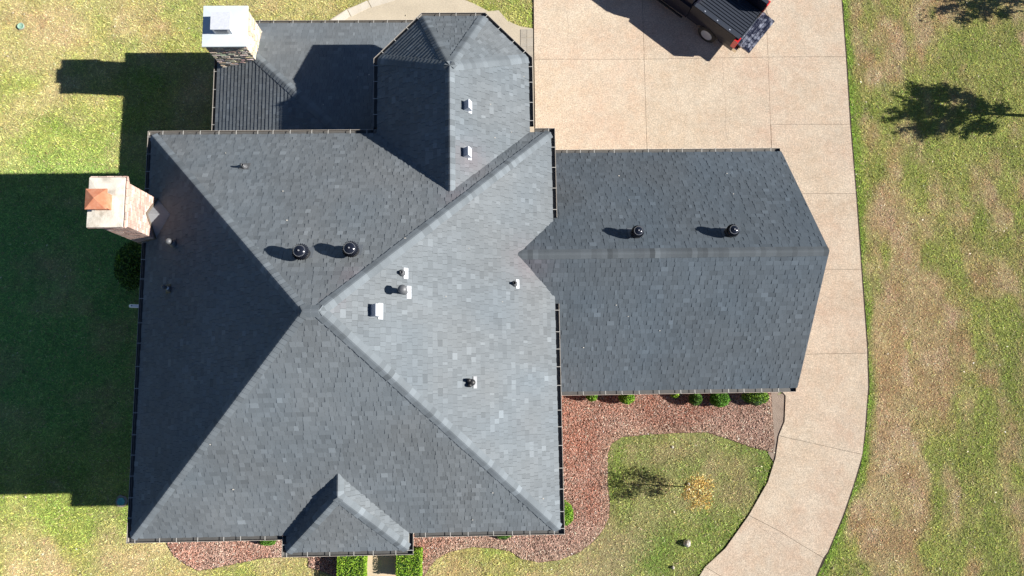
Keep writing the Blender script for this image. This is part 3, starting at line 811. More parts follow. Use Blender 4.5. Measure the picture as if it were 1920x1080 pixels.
# ------------------------------------------------------------------ brick chimney (west)
cx0, cx1, cy0, cy1, ct = -9.96, -9.24, 4.155, 5.266, 8.08
bc = HB(); bc.box(cx0 + .012, cx1 - .012, cy0 + .012, cy1 - .012, 0, ct - .1, (.4, .35, .3))
chim = bc.build('chimney', M['mortar']); chim['label'] = 'tall brick chimney with concrete crown and clay flue on the west side'
bk = HB()
def courses(bk, x0_, x1_, y0_, y1_, z0_, z1_, bl=.2, bh=.062, gap=.010):
    z = z0_; r = 0
    while z + bh <= z1_ + .02:
        for (ax_, a0, a1, fix, nrm) in (('y', y0_, y1_, x1_, 1), ('y', y0_, y1_, x0_, -1), ('x', x0_, x1_, y0_, -1), ('x', x0_, x1_, y1_, 1)):
            t = a0 - (bl / 2 if r % 2 else 0)
            while t < a1 - .01:
                s0, s1 = max(t, a0), min(t + bl - gap, a1)
                if s1 - s0 > .02:
                    k = random.gauss(1, .14); pk = random.random()
                    c = (np.array([.43, .29, .245]) if pk > .25 else np.array([.47, .37, .33])) * k
                    d0, d1 = (fix - .02, fix + random.uniform(.0, .004)) if nrm > 0 else (fix - random.uniform(.0, .004), fix + .02)
                    if ax_ == 'y': bk.box(d0, d1, s0, s1, z, z + bh, tuple(c))
                    else: bk.box(s0 + .003, s1 - .003, d0, d1, z, z + bh, tuple(c))
                t += bl
        z += bh + gap; r += 1
courses(bk, cx0, cx1, cy0, cy1, 3.0, ct - .37)
for k in range(4):
    o_ = .025 * (k + 1); courses(bk, cx0 - o_, cx1 + o_, cy0 - o_, cy1 + o_, ct - .37 + k * .072, ct - .37 + k * .072 + .06)
tag(bk.build('brickwork', M['brick'], chim), kind='stuff')
b = HB(); 
X_, Y_ = (cx0 - .08, cx1 + .07), (cy0 - .10, cy1 + .05); zc = ct - .078
b.add([(X_[0], Y_[0], zc), (X_[1], Y_[0], zc), (X_[1], Y_[1], zc), (X_[0], Y_[1], zc), (X_[0], Y_[0], zc + .05), (X_[1], Y_[0], zc + .05), (X_[1], Y_[1], zc + .05), (X_[0], Y_[1], zc + .05),
       (X_[0] + .2, Y_[0] + .3, zc + .07), (X_[1] - .2, Y_[0] + .3, zc + .07), (X_[1] - .2, Y_[1] - .3, zc + .07), (X_[0] + .2, Y_[1] - .3, zc + .07)],
      [(3, 2, 1, 0), (0, 1, 5, 4), (1, 2, 6, 5), (2, 3, 7, 6), (3, 0, 4, 7), (4, 5, 9, 8), (5, 6, 10, 9), (6, 7, 11, 10), (7, 4, 8, 11), (8, 9, 10, 11)])
b.build('crown', M['crown'], chim)
fc = bp(177.5, 372, ct + .42); fx, fy = fc[0], fc[1]
b = HB()
for s_ in ((fx - .19, fx - .155), (fx + .155, fx + .19)): b.box(s_[0], s_[1], fy - .19, fy + .19, ct - .02, ct + .28)
for s_ in ((fy - .19, fy - .155), (fy + .155, fy + .19)): b.box(fx - .153, fx + .153, s_[0], s_[1], ct - .02, ct + .278)
b.build('flue_liner', M['clay'], chim)
b = HB(); h_ = .255; zc = ct + .34
b.add([(fx - h_, fy - h_, zc), (fx + h_, fy - h_, zc), (fx + h_, fy + h_, zc), (fx - h_, fy + h_, zc), (fx - h_, fy - h_, zc + .03), (fx + h_, fy - h_, zc + .03), (fx + h_, fy + h_, zc + .03), (fx - h_, fy + h_, zc + .03), (fx, fy, zc + .13)],
      [(3, 2, 1, 0), (0, 1, 5, 4), (1, 2, 6, 5), (2, 3, 7, 6), (3, 0, 4, 7), (4, 5, 8), (5, 6, 8), (6, 7, 8), (7, 4, 8)])
for sx in (-1, 1):
    for sy in (-1, 1): b.box(fx + sx * .17 - .012, fx + sx * .17 + .012, fy + sy * .17 - .012, fy + sy * .17 + .012, ct + .278, zc)
b.build('flue_cap', M['clay'], chim)
# cricket behind the chimney and the step flashing
nW, dW = planes['main'][0][0]
slope = lambda x: (dW - nW[0] * x) / nW[2]
b = HB(); rz = 6.66; tip = np.array([-8.68, 4.73, slope(-8.68) + .01]); ym = 4.72
A_ = np.array([cx1 + .005, cy1 + .0, slope(cx1) + .01]); B_ = np.array([cx1 + .005, cy0 - .0, slope(cx1) + .01]); Rr = np.array([cx1 + .005, ym, rz])
tip[2] = slope(tip[0]) + .02
b.add([A_, B_, Rr, tip], [(0, 2, 3), (2, 1, 3), (0, 1, 2)]); b.build('cricket', M['galv'], chim)
b = HB()
for P_, Q_ in ((A_, Rr), (B_, Rr)):
    d = (Q_ - P_) / 2; b.obox((P_ + Q_) / 2 + np.array([.012, 0, .05]), (.006, 0, 0), d, (0, 0, .05))
b.obox((cx1 - .36, cy0 - .008, slope(cx1 - .36) + .04), (.36, 0, .36 * SM), (0, .006, 0), (0, 0, .07))
b.obox((cx1 - .26, cy1 + .008, slope(cx1 - .26) + .04), (.26, 0, .26 * SM), (0, .006, 0), (0, 0, .07))
b.build('flashing', mat('brown_flashing', (.16, .13, .10), .6), chim)

# ------------------------------------------------------------------ stone chimney with the white cap (north-west)
nx0, nx1, ny0, ny1, nt = -8.847, -7.493, 10.429, 11.754, 4.579
bc = HB(); sx0, sx1, sy0, sy1 = nx0 + .06, nx1 - .06, ny0 + .05, ny1 - .06
bc.box(sx0 + .02, sx1 - .02, sy0 + .02, sy1 - .02, 0, nt - .06); ch2 = bc.build('chimney', M['mortar']); ch2['label'] = 'wide stone chimney under a flat white metal cap'
b = HB()
z = 2.2; r = 0
while z < nt - .09:
    hh = random.choice((.045, .06, .075)); 
    for (ax_, a0, a1, fix, nrm) in (('y', sy0, sy1, sx1, 1), ('y', sy0, sy1, sx0, -1), ('x', sx0, sx1, sy0, -1), ('x', sx0, sx1, sy1, 1)):
        t = a0
        while t < a1 - .01:
            wl = random.uniform(.08, .26); s0, s1 = t, min(t + wl - .008, a1)
            base_ = random.choice([(.62, .57, .48), (.52, .43, .33), (.68, .66, .60), (.46, .38, .30), (.60, .52, .42)])
            c = tuple(x * random.uniform(.85, 1.12) for x in base_)
            j = random.uniform(-.008, .022)
            if ax_ == 'y': b.box(min(fix - .02 * nrm, fix + j * nrm), max(fix - .02 * nrm, fix + j * nrm), s0, s1, z, z + hh - .007, c) if j * nrm != -.02 * nrm else None
            else: b.box(s0, s1, min(fix - .02 * nrm, fix + j * nrm), max(fix - .02 * nrm, fix + j * nrm), z, z + hh - .007, c)
            t += wl
    z += hh
tag(b.build('stone_facing', M['stone'], ch2), kind='stuff')
b = HB()
zc = nt - .055
X_, Y_ = (nx0, nx1), (ny0, ny1)
(hx0, hy1), (hx1, hy0) = bp(397, 24, nt + .34)[:2], bp(429.5, 54, nt + .34)[:2]
b.add([(X_[0], Y_[0], zc), (X_[1], Y_[0], zc), (X_[1], Y_[1], zc), (X_[0], Y_[1], zc), (X_[0], Y_[0], nt), (X_[1], Y_[0], nt), (X_[1], Y_[1], nt), (X_[0], Y_[1], nt),
       (hx0 - .12, hy0 - .12, nt + .014), (hx1 + .12, hy0 - .12, nt + .014), (hx1 + .12, hy1 + .12, nt + .014), (hx0 - .12, hy1 + .12, nt + .014)],
      [(3, 2, 1, 0), (0, 1, 5, 4), (1, 2, 6, 5), (2, 3, 7, 6), (3, 0, 4, 7), (4, 5, 9, 8), (5, 6, 10, 9), (6, 7, 11, 10), (7, 4, 8, 11), (8, 9, 10, 11)])
b.build('chimney_cap', M['white'], ch2)
b = HB(); b.box(hx0, hx1, hy0, hy1, nt + .02, nt + .32); b.box(hx0 - .025, hx1 + .025, hy0 - .025, hy1 + .025, nt + .322, nt + .35)
b.build('flue_hood', M['white_dull'], ch2)
for k in range(3):
    b = HB(); zz = nt + .08 + k * .075
    b.obox(((hx0 + hx1) / 2, hy0 - .008, zz), (.20, 0, 0), (0, .006, .0), (0, 0, .02)); b.build('louvre', M['louvre'], ch2)

# ------------------------------------------------------------------ things on the roof
nN, dN = planes['main'][3][0]; nE, dE = planes['main'][2][0]
nT, dT = planes['tower'][1][0]; nG, dG = planes['garage'][1][0]
def align(n_, down=None):
    """rotation whose z is the slope normal and x points down the slope"""
    z_ = Vector(n_); d = Vector((0, 0, -1)); x_ = (d - z_ * d.dot(z_)).normalized(); y_ = z_.cross(x_)
    return Matrix((x_, y_, z_)).transposed()
def turbine(p, n_, r, label):
    t = empty('turbine_vent', p); tag(t, label, 'roof vent', 'round black turbine vents on the roof')
    R = align(n_)
    b = MB(); b.box(-.14, .23, -.21, .21, 0.016, .023); b.v = [tuple(R @ Vector(q_)) for q_ in b.v]; b.build('base_flashing', M['slate'], t)
    zb = .20
    b = MB(); b.lathe([(.15, -.12), (.15, .1), (.155, .12), (.13, zb)], 24); b.build('neck', M['black_dull'], t)
    h_ = r * 1.35; zc_ = zb + h_ / 2
    prof = [(math.sin(a) * r * .93 if a < 2.6 else r * .55, zc_ - math.cos(a) * h_ / 2) for a in np.linspace(.55, 2.55, 8)]
    b = MB(); b.lathe([(x * .90, z_) for x, z_ in prof], 28); hd = b.build('turbine_head', M['black_gloss'], t)
    b = MB(); nb = 26                                         # curved vanes
    for k in range(nb):
        a0 = 2 * math.pi * k / nb
        vs = []
        for (x, z_) in prof:
            for (rr, da) in ((x * .93, .0), (x * 1.075, .13)):
                vs.append((rr * math.cos(a0 + da), rr * math.sin(a0 + da), z_))
        b.add(vs, [(2 * i, 2 * i + 1, 2 * i + 3, 2 * i + 2) for i in range(len(prof) - 1)])
    b.build('vanes', M['black_gloss'], hd)
    b = MB(); top = zc_ + h_ / 2 * .80
    b.lathe([(r * .62, top), (r * .66, top + .012), (r * .60, top + .03), (r * .35, top + .055), (r * .1, top + .063), (.012, top + .064)], 28); b.build('dome_cap', M['black_gloss'], hd)
    b = MB(); b.lathe([(.018, top + .06), (.018, top + .085)], 8)
    for k in range(nb): 
        a0 = 2 * math.pi * k / nb; b.obox((r * .63 * math.cos(a0), r * .63 * math.sin(a0), top + .022), (.006, 0, 0), (0, .006, 0), (0, 0, .008))
    tag(b.build('rivets', M['galv'], hd), kind='stuff')
    return t
HT = .41
turbine(on_plane(562, 471, nN, dN, HT), nN, .205, 'left black turbine vent of the main roof pair, nearer the shaded slope')
turbine(on_plane(656, 466, nN, dN, HT), nN, .205, 'right black turbine vent of the main roof pair, nearer the diagonal ridge')
turbine(on_plane(1197, 433, nG, dG, HT), nG, .185, 'black turbine vent on the garage roof, closer to the main house')
turbine(on_plane(1376, 431, nG, dG, HT), nG, .185, 'black turbine vent on the garage roof, closer to the driveway')

def pipe_vent(u, v, n_, d_, h, r, label, plate='white_dull', pm='black_dull', cap=None, psz=(.15, .12), cone=True, tilt=None, group=None):
    p = on_plane(u, v, n_, d_, h * .6)
    t = empty('pipe_vent', p); tag(t, label, 'roof vent', group)
    R = align(n_)
    b = MB(); b.box(.03 if plate == 'white_dull' else -psz[0] * .6, psz[0], -psz[1], psz[1], .018, .026); b.v = [tuple(R @ Vector(q_)) for q_ in b.v]; b.build('base_flashing', M[plate], t)
    if cone:
        b = MB(); b.lathe([(r * 2.4, .0), (r * 2.3, .05), (r * 1.5, .10), (r * 1.15, .14)], 20); b.build('boot', M['lead'], t)
    b = MB(); pr = [(r, -.05), (r, h), (r * .8, h), (r * .8, h - .06)]; b.lathe(pr, 16, cap=False); 
    b.lathe([(r * .8, h - .07), (r * .79, h - .06)], 16); b.build('pipe', M[pm], t)
    if cap:
        b = MB(); b.lathe([(cap * .92, h - .02), (cap, h), (cap, h + .09), (cap * .8, h + .13), (cap * .3, h + .15), (.01, h + .152)], 20); b.build('rain_cap', M['lead'], t)
    return t
pipe_vent(456, 311, nN, dN, .22, .035, 'thin grey plumbing pipe near the north gutter of the main roof', plate='lead', pm='lead', psz=(.16, .13))
pipe_vent(322, 455, nW, dW, .30, .05, 'pale angled pipe vent in the shade beside the brick chimney', plate='slate', pm='galv', cap=.08, psz=(.17, .15))
pipe_vent(313, 540, nW, dW, .28, .04, 'white capped pipe vent alone on the shaded west slope', plate='black_dull', pm='pvc', cap=.055)
pipe_vent(753, 511, nE, dE, .16, .035, 'short black plumbing vent with round boot on a white plate, highest on the sunlit slope', psz=(.15, .13))
pipe_vent(757, 545, nE, dE, .46, .065, 'tall grey flue pipe with round cap on the sunlit slope above the square white vent', psz=(.15, .15), pm='lead', cap=.105, cone=False)
pipe_vent(965, 531, nE, dE, .20, .035, 'short black plumbing vent on a white plate close to the garage roof valley', psz=(.14, .12))
# black cluster vent on the lower part of the east slope
p = on_plane(885, 717, nE, dE, .12); t = empty('cluster_vent', p); tag(t, 'squat black three lobed vent low on the sunlit slope', 'roof vent'); R = align(nE)
b = MB(); b.box(.02, .13, -.15, .15, .018, .026); b.v = [tuple(R @ Vector(q_)) for q_ in b.v]; b.build('base_flashing', M['galv'], t)
b = MB()
for (x, y, r_, h_) in ((0, .0, .085, .2), (-.07, .05, .05, .26), (-.05, -.07, .05, .22)): b.lathe([(r_, -.03), (r_, h_ * .7), (r_ * .8, h_), (.01, h_ + .01)], 14, cx=x, cy=y)
b.build('vent_body', M['black_dull'], t)
def box_vent(u, v, n_, d_, w, l, h, label):
    p = on_plane(u, v, n_, d_, h * .5); t = empty('box_vent', p); tag(t, label, 'roof vent'); R = align(n_)
    b = MB(); b.box(l * .3, l * .5 + .055, -w * .5 - .045, w * .5 + .045, .018, .026); b.v = [tuple(R @ Vector(q_)) for q_ in b.v]; b.build('base_flashing', M['white_dull'], t)
    # hood: slopes back to the roof uphill, open downhill mouth; profile in (x down the slope, z)
    b = MB(); y = w / 2
    pr = [(-l * .30, .0), (-l * .30, h * 1.1), (-l * .22, h * 1.15), (l * .48, h * .55), (l * .5, h * .4), (l * .46, .0)]
    k = len(pr); vs = [(x, -y, z_) for x, z_ in pr] + [(x, y, z_) for x, z_ in pr]
    b.add(vs, [(i, (i + 1) % k, k + (i + 1) % k, k + i) for i in range(k)] + [tuple(range(k - 1, -1, -1)), tuple(range(k, 2 * k))])
    b.v = [tuple(R @ Vector(q_)) for q_ in b.v]; b.build('hood', M['white_dull'], t)
    return t
box_vent(700, 582, nE, dE, .28, .32, .22, 'square white box vent on the sunlit slope by the roof peak')
box_vent(873, 197, nT, dT, .24, .26, .21, 'small white box vent nearer the octagonal end, in line with its twin')
box_vent(872, 285, nT, dT, .24, .26, .21, 'small white box vent nearer the valley, in line with its twin')

# white pipe sticking out of the west wall
pa = bp(243, 573.5, 3.6); pb_ = np.array([X0 + ov + .01, bp(262, 576, 3.6)[1] - .05, 3.6])
t = empty('wall_pipe', pb_); tag(t, 'white round ended pipe sticking out beyond the west gutter', 'pipe')
b = MB(); q0 = np.array([0, 0, 0.]); q1 = pa - pb_
b.tube([q0, q1 * .97, q1], [.055, .055, .045], 14); b.lathe([(.052, 0), (.052, .02)], 14, cx=q1[0] * .96, cy=q1[1] * .96); b.build('pipe', M['pvc'], t)
b = MB(); b.lathe([(.016, 0.0), (.016, .012)], 10, cx=q1[0] * .95, cy=q1[1] * .95); b.v = [(x, y, z_ + .05) for x, y, z_ in b.v]; b.build('screw', M['lead'], t)

b = MB()
for key_, k_ in (('main', 3), ('main', 2), ('main', 1), ('garage', 0), ('garage', 1), ('porch_back', 1), ('tower', 1)):
    (n_, d_), poly = planes[key_][k_]
    for i in range(4):
        w = np.random.default_rng(k_ * 50 + i + len(key_)).dirichlet([1] * len(poly)); p = sum(a_ * q_ for a_, q_ in zip(w, poly))
        if buried(key_, [p]): continue
        b.obox(p + n_ * .028, (random.uniform(.008, .022), 0, 0), (0, random.uniform(.006, .014), 0), (0, 0, .004), (.5, .47, .42))
tag(b.build('roof_debris', M['leaf']), 'tiny pale leaves and chips scattered over the shingles', 'debris', kind='stuff')

# ------------------------------------------------------------------ plants
def leaves(n, inside_fn, size, cols, seed, rad=None):
    r = np.random.default_rng(seed); P_ = inside_fn(n, r); n = len(P_)
    a = r.normal(size=(n, 3)); a /= np.linalg.norm(a, axis=1)[:, None]
    b_ = np.cross(a, r.normal(size=(n, 3))); b_ /= np.linalg.norm(b_, axis=1)[:, None]
    s_ = size * r.uniform(.6, 1.3, n)[:, None]
    V_ = np.empty((n, 4, 3)); V_[:, 0] = P_ - a * s_; V_[:, 1] = P_ + b_ * s_ * .5; V_[:, 2] = P_ + a * s_; V_[:, 3] = P_ - b_ * s_ * .5
    cols = np.array(cols); C = cols[r.integers(0, len(cols), n)] * r.lognormal(0, .25, n)[:, None]
    return V_.reshape(-1, 3), C
def shrub(c_, rx, ry, h, label, cols, boxy=False, dens=1., size=.022, group=None, cat='shrub'):
    t = empty('box_hedge' if boxy else 'shrub', (c_[0], c_[1], 0)); tag(t, label, cat, group)
    def fn(n, r):
        if boxy:
            P_ = r.uniform(-1, 1, (n, 3))
            k = r.integers(0, 5, n)                     # mostly near the faces
            for i, (ax_, sg) in enumerate(((0, 1), (0, -1), (1, 1), (1, -1), (2, 1))):
                P_[k == i, ax_] = sg * (1 - np.abs(r.normal(0, .05, (k == i).sum())))
            P_[:, :2] *= 1 - .05 * (np.abs(P_[:, 2:3]) > .9)
            P_ = P_ * [rx, ry, h / 2 * .94] + [0, 0, h / 2 + .03]
            P_ += .03 * (fbm(P_[:, 0] * 9, P_[:, 1] * 9 + P_[:, 2] * 7, 1., 3)[:, None] - .5) * 2
            return P_
        d = r.normal(size=(n, 3)); d /= np.linalg.norm(d, axis=1)[:, None]; d[:, 2] = np.abs(d[:, 2]) * 1.0 - .25 * r.random(n)
        lob = .82 + .36 * fbm(d[:, 0] * 2.3 + 7 + c_[0], d[:, 1] * 2.3 + d[:, 2] * 2 + c_[1], 1., 13)
        rr = (1 - np.abs(r.normal(0, .13, n))) * lob
        return d * rr[:, None] * [rx, ry, h * .55] + [0, 0, h * .45]
    V_, C = leaves(int(4200 * dens), fn, size, cols, random.randrange(9999))
    soup('foliage', V_, 4, np.clip(C, .005, .6), M['leaf'], t)
    b = MB()
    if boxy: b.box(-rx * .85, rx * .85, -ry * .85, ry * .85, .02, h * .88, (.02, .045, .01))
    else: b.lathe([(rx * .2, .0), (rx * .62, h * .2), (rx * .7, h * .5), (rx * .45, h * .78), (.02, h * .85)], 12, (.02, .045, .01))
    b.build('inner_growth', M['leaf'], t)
    b = MB(); b.tube([(0, 0, 0), (0, 0, h * .4)], [.03, .02], 6, (.1, .07, .05)); b.build('stem', M['bark'], t)
LIME = [(.19, .36, .02), (.25, .42, .03), (.14, .30, .02), (.33, .46, .05)]
GRN = [(.08, .20, .02), (.13, .27, .03), (.05, .13, .015)]
DRK = [(.035, .085, .018), (.05, .11, .025), (.10, .19, .03)]
G1 = 'low shrubs along the garage wall'
shrub(bp(658, 1064, .55), .47, .44, .6, 'bright lime clipped box hedge left of the walk by the porch', LIME, True, 1.7, cat='hedge')
shrub(bp(766, 1058, .55), .42, .44, .6, 'bright lime clipped box hedge right of the walk by the porch', LIME, True, 1.6, cat='hedge')
shrub(bp(1110, 741, .35), .20, .22, .70, 'smallest green shrub at the far left of the garage bed', GRN + LIME[:2], group=G1)
shrub(bp(1175, 746, .35), .27, .22, .72, 'round yellow green shrub second from the left in the garage bed', GRN + LIME, group=G1)
shrub(bp(1268, 739, .35), .16, .14, .4, 'barely showing pale shrub under the garage gutter', LIME, dens=.5, group=G1)
shrub(bp(1304, 748, .35), .22, .24, .70, 'dark green narrow shrub left of the widest green one', DRK + GRN, group=G1)
shrub(bp(1350, 748, .40), .34, .30, .72, 'dense mid green clipped shrub, the fullest along the garage', GRN + [(.10, .28, .02)], dens=1.3, group=G1)
shrub(bp(1418, 744, .40), .46, .26, .70, 'wide shrub with lime tips nearest the driveway', DRK + LIME[:2], dens=1.3, group=G1)
shrub(bp(1058, 964, .5), .34, .42, .65, 'rounded lime shrub peeking out past the east gutter', LIME[:3] + GRN[:1], dens=1.2)
shrub(bp(499, 1014, .4), .27, .20, .45, 'dark leafy shrub half under the gutter left of the porch', GRN)
shrub(bp(945, 1003, .4), .30, .17, .4, 'low dark green shrub half under the gutter right of the porch', DRK + GRN)
shrub(bp(238, 496, .8), .55, .85, 1.1, 'large dark shrub with a few bright leaves in the shade below the brick chimney', DRK + [(.16, .30, .04)], dens=1.2, size=.04)
shrub(bp(226, 486, .9), .2, .25, 1.1, 'small light green shrub at the outer edge of the shaded planting', LIME[:2] + GRN, dens=.2, size=.045)

def tree(base_, h, cr, z_lo, label, cols, n=6000, leaf=.05, cat='tree', trunk_r=.06, name='tree', nb=22, spread=.10):
    """an upswept young tree: limbs leave the stem from z_lo upwards and carry leafy twigs"""
    t = empty(name, (*base_, 0)); tag(t, label, cat)
    b = MB(); r = random.Random(int(h * 100 + n)); pts = []
    b.tube([(0, 0, -.05), (.02, .01, h * .35), (-.02, .02, h * .7), (0, 0, h * .96)], [trunk_r, trunk_r * .75, trunk_r * .4, trunk_r * .1], 9)
    for k in range(nb):
        f = k / nb; z0 = z_lo * .8 + (h * .72 - z_lo * .8) * f; an = k * 2.4 + r.uniform(-.4, .4)
        env = min(1, .45 + 1.6 * f) * (1 - .35 * f)        # a fan, narrow where it leaves the stem
        ln = cr * env * r.uniform(.7, 1.1); rise = ln * r.uniform(.75, 1.35)
        p0 = np.array([0, 0, z0]); tip = np.array([math.cos(an) * ln, math.sin(an) * ln, min(z0 + rise, h * 1.02)])
        mid = p0 * .5 + tip * .5 + np.array([0, 0, -.08 * ln])
        b.tube([p0, mid, tip], [trunk_r * .30, trunk_r * .18, trunk_r * .05], 6)
        for j in range(6):
            q_ = mid * (1 - j / 6) + tip * (j / 6)
            s2 = q_ + np.array([math.cos(an + r.uniform(-1.1, 1.1)), math.sin(an + r.uniform(-1.1, 1.1)), r.uniform(-.1, 1.0)]) * cr * r.uniform(.14, .34)
            b.tube([q_, s2], [trunk_r * .08, trunk_r * .03], 4)
            for w in np.linspace(.2, 1.05, 5): pts.append((q_ * (1 - w) + s2 * w))
        for w in np.linspace(.5, 1, 4): pts.append(mid * (1 - w) + tip * w)
    pts.append(np.array([0, 0, h * .97]))
    b.build('trunk', M['bark'], t)
    pts = np.array(pts); keepw = np.array([.35 + r.random() for _ in pts]); keepw /= keepw.sum()
    def fn(n, rr):
        k = rr.choice(len(pts), n, p=keepw); return pts[k] + rr.normal(0, 1, (n, 3)) * cr * [spread * .6, spread * .6, spread * .6]
    V_, C = leaves(n, fn, leaf, cols, int(h * 1000))
    soup('crown', V_, 4, np.clip(C, .01, .7), M['leaf'], t)
    return t
YEL = [(.52, .33, .07), (.60, .44, .13), (.42, .22, .05), (.62, .52, .25)]
tree(tuple(bp(1291, 913)[:2]), 1.9, .60, .62, 'young sapling with yellow and orange autumn leaves on the front lawn', YEL, n=2300, leaf=.031, trunk_r=.022, name='sapling', cat='tree', nb=16, spread=.22)
TG = [(.06, .10, .02), (.09, .14, .03), (.04, .075, .015)]
tree(tuple(bp(1952, 219)[:2]), 3.6, 1.2, 1.1, 'leafy tree just beyond the right edge beside the upper lawn, casting the big oval shadow', TG, n=8000, leaf=.06, trunk_r=.07, spread=.09, nb=30)
tree(tuple(bp(1985, 8)[:2]), 3.0, 1.15, 1.1, 'leafy tree beyond the top right corner casting the shadow with long twigs', TG, n=2300, leaf=.07, trunk_r=.07)

# ------------------------------------------------------------------ small things in the lawn
def lid(u, v, r, m_, label, cr):
    p = bp(u, v); t = empty('valve_box', (p[0], p[1], 0)); tag(t, label, 'ground lid')
    b = MB(); k = 14
    b.prism([(cr * random.uniform(.85, 1.1) * math.cos(2 * math.pi * i / k), cr * random.uniform(.85, 1.1) * math.sin(2 * math.pi * i / k)) for i in range(k)], 0, .03); b.build('collar', M['collar'], t)
    b = MB(); b.lathe([(r, .03), (r, .055), (r * .9, .062), (r * .85, .055), (.01, .056)], 20); b.build('lid', M[m_], t)
    b = MB(); b.obox((0, 0, .062), (r * .3, 0, 0), (0, .012, 0), (0, 0, .006)); b.build('handle', M[m_], t)
lid(228, 940, .13, 'teal', 'round teal valve lid in a concrete ring by the west gutter', .21)
lid(40, 50, .12, 'mint', 'round pale green lid in dry grass at the upper left', .15)
def rock(u, v, r, h, label, m_='rock'):
    p = bp(u, v, 0.03); b = MB(); rr = random.Random(int(u))
    n = 9
    for_ = [(1, 0), (1.05, .35), (.8, .75), (.35, 1)]
    vs = []
    jit = [rr.uniform(.75, 1.2) for _ in range(n)]
    for s_, z_ in for_:
        for k in range(n):
            a = 2 * math.pi * k / n; q_ = s_ * jit[k] * rr.uniform(.93, 1.07)
            vs.append((r * q_ * math.cos(a), r * q_ * math.sin(a), h * z_))
    fs = [(i * n + k, i * n + (k + 1) % n, (i + 1) * n + (k + 1) % n, (i + 1) * n + k) for i in range(3) for k in range(n)] + [tuple(range(3 * n, 4 * n))]
    b.add(vs, fs); o = b.build('rock', M[m_], loc=(p[0], p[1], 0)); tag(o, label, 'rock')
rock(1291, 908, .055, .09, 'small white rock touching the sapling trunk on its upper side', 'crown')
rock(1290, 918, .06, .08, 'white rock touching the sapling trunk on its lower side', 'crown')
rock(1287, 1018, .13, .22, 'grey knobbly rock standing alone in the front lawn below the sapling')
rock(1262, 1064, .06, .10, 'small dark rock near the driveway curve at the bottom', 'rock')
rock(1261, 838, .05, .05, 'little white rock in the grass just under the mulch bed', 'crown')
rock(1384, 823, .05, .06, 'little white rock in the mulch near its lower right edge', 'crown')

# ------------------------------------------------------------------ pickup truck
fwd = np.array([-.770, .638]); ang = math.atan2(fwd[1], fwd[0])
TB = np.array([9.40, 12.86])
tr = empty('pickup_truck', (TB[0], TB[1], .045), ang)
tag(tr, 'black pickup truck parked on the driveway with its tailgate lowered', 'truck')
def body_side(sg):
    """rear fender / bed side, outer skin in slices along x with a wheel arch"""
    b = MB(); xs = np.linspace(0, 2.05, 28); WR = 1.08; AR = .50
    prof = []
    for x in xs:
        d = abs(x - WR); zb = .48
        if d < AR: zb = max(zb, .38 + math.sqrt(AR * AR - d * d))
        prof.append(zb)
    def ring(x, zb):
        flare = .03 * math.exp(-((x - WR) / .5) ** 2)
        yo = lambda z_: (.93 + .055 * math.sin(min(1, (z_ - .45) / .5) * math.pi * .6) + flare * (1 if z_ < 1.05 else .3)) - .06 * max(0, z_ - 1.0) / .4
        zs = [zb, max(zb + .02, .72), max(zb + .04, .96), 1.12, 1.28, 1.345]
        return [(x, sg * yo(z_), z_) for z_ in zs] + [(x, sg * .90, 1.37), (x, sg * .80, 1.37), (x, sg * .78, 1.345), (x, sg * .78, .84), (x, sg * .80, zb)]
    R_ = [ring(x, z_) for x, z_ in zip(xs, prof)]; k = len(R_[0])
    vs = [p for r in R_ for p in r]; fs = []
    for i in range(len(xs) - 1):
        for j in range(k):
            j2 = (j + 1) % k; f = (i * k + j, i * k + j2, (i + 1) * k + j2, (i + 1) * k + j); fs.append(f if sg > 0 else f[::-1])
    fs += [tuple(range(k)) if sg < 0 else tuple(range(k - 1, -1, -1)), tuple((len(xs) - 1) * k + j for j in (range(k) if sg > 0 else range(k - 1, -1, -1)))]
    b.add(vs, fs, smooth=False); return b
for sg in (1, -1):
    s_ = body_side(sg).build('bed_side', M['carpaint'], tr)
    b = MB(); b.box(0.02, 2.0, min(sg * .79, sg * .93), max(sg * .79, sg * .93), 1.372, 1.388); b.build('rail_cap', M['bedliner'], s_)
    for x in (.45, 1.0, 1.55):
        b = MB(); b.box(x, x + .05, min(sg * .84, sg * .88), max(sg * .84, sg * .88), 1.386, 1.400); b.build('stake_pocket', M['rim'], s_)
    b = MB(); b.box(-.04, .13, min(sg * .80, sg * 1.01), max(sg * .80, sg * 1.01), .82, 1.30); b.build('tail_light', M['redlens'], tr)
b = MB(); b.box(.0, 2.0, -.78, .78, .80, .84); fl = b.build('bed_floor', M['bedliner'], tr)
for k in range(13):
    y = -.72 + k * .12; b = MB(); b.box(.03, 1.97, y - .028, y + .028, .84, .862); b.build('rib', M['bedliner'], fl)
for sg in (1, -1):
    b = MB(); b.lathe([(.42, -.12), (.42, .12)], 24); b.v = [(x + 1.08, sg * (.66 + z_), y + .48) for x, y, z_ in b.v]; b.v = [p for p in b.v]; b.build('wheel_well', M['bedliner'], tr)
b = MB(); b.box(1.97, 2.03, -.79, .79, .84, 1.36); b.build('bed_front_panel', M['carpaint'], tr)
# tailgate, lowered
b = MB(); b.box(-.58, -.03, -.79, .79, .79, .86)
tg = b.build('tailgate', M['tailgate_glare'], tr)
for k in range(4):
    b = MB(); x = -.52 + k * .125; b.box(x, x + .05, -.72, .72, .862, .876); b.build('rib', M['tailgate_glare'], tg)
b = MB(); b.box(-.035, .005, -.77, .77, .835, .865); b.build('hinge_strip', M['chrome'], tg)
for sg in (1, -1):
    b = MB(); b.tube([(-.30, sg * .775, .875), (.03, sg * .775, 1.2)], .007, 6); b.build('cable', M['black_dull'], tg)
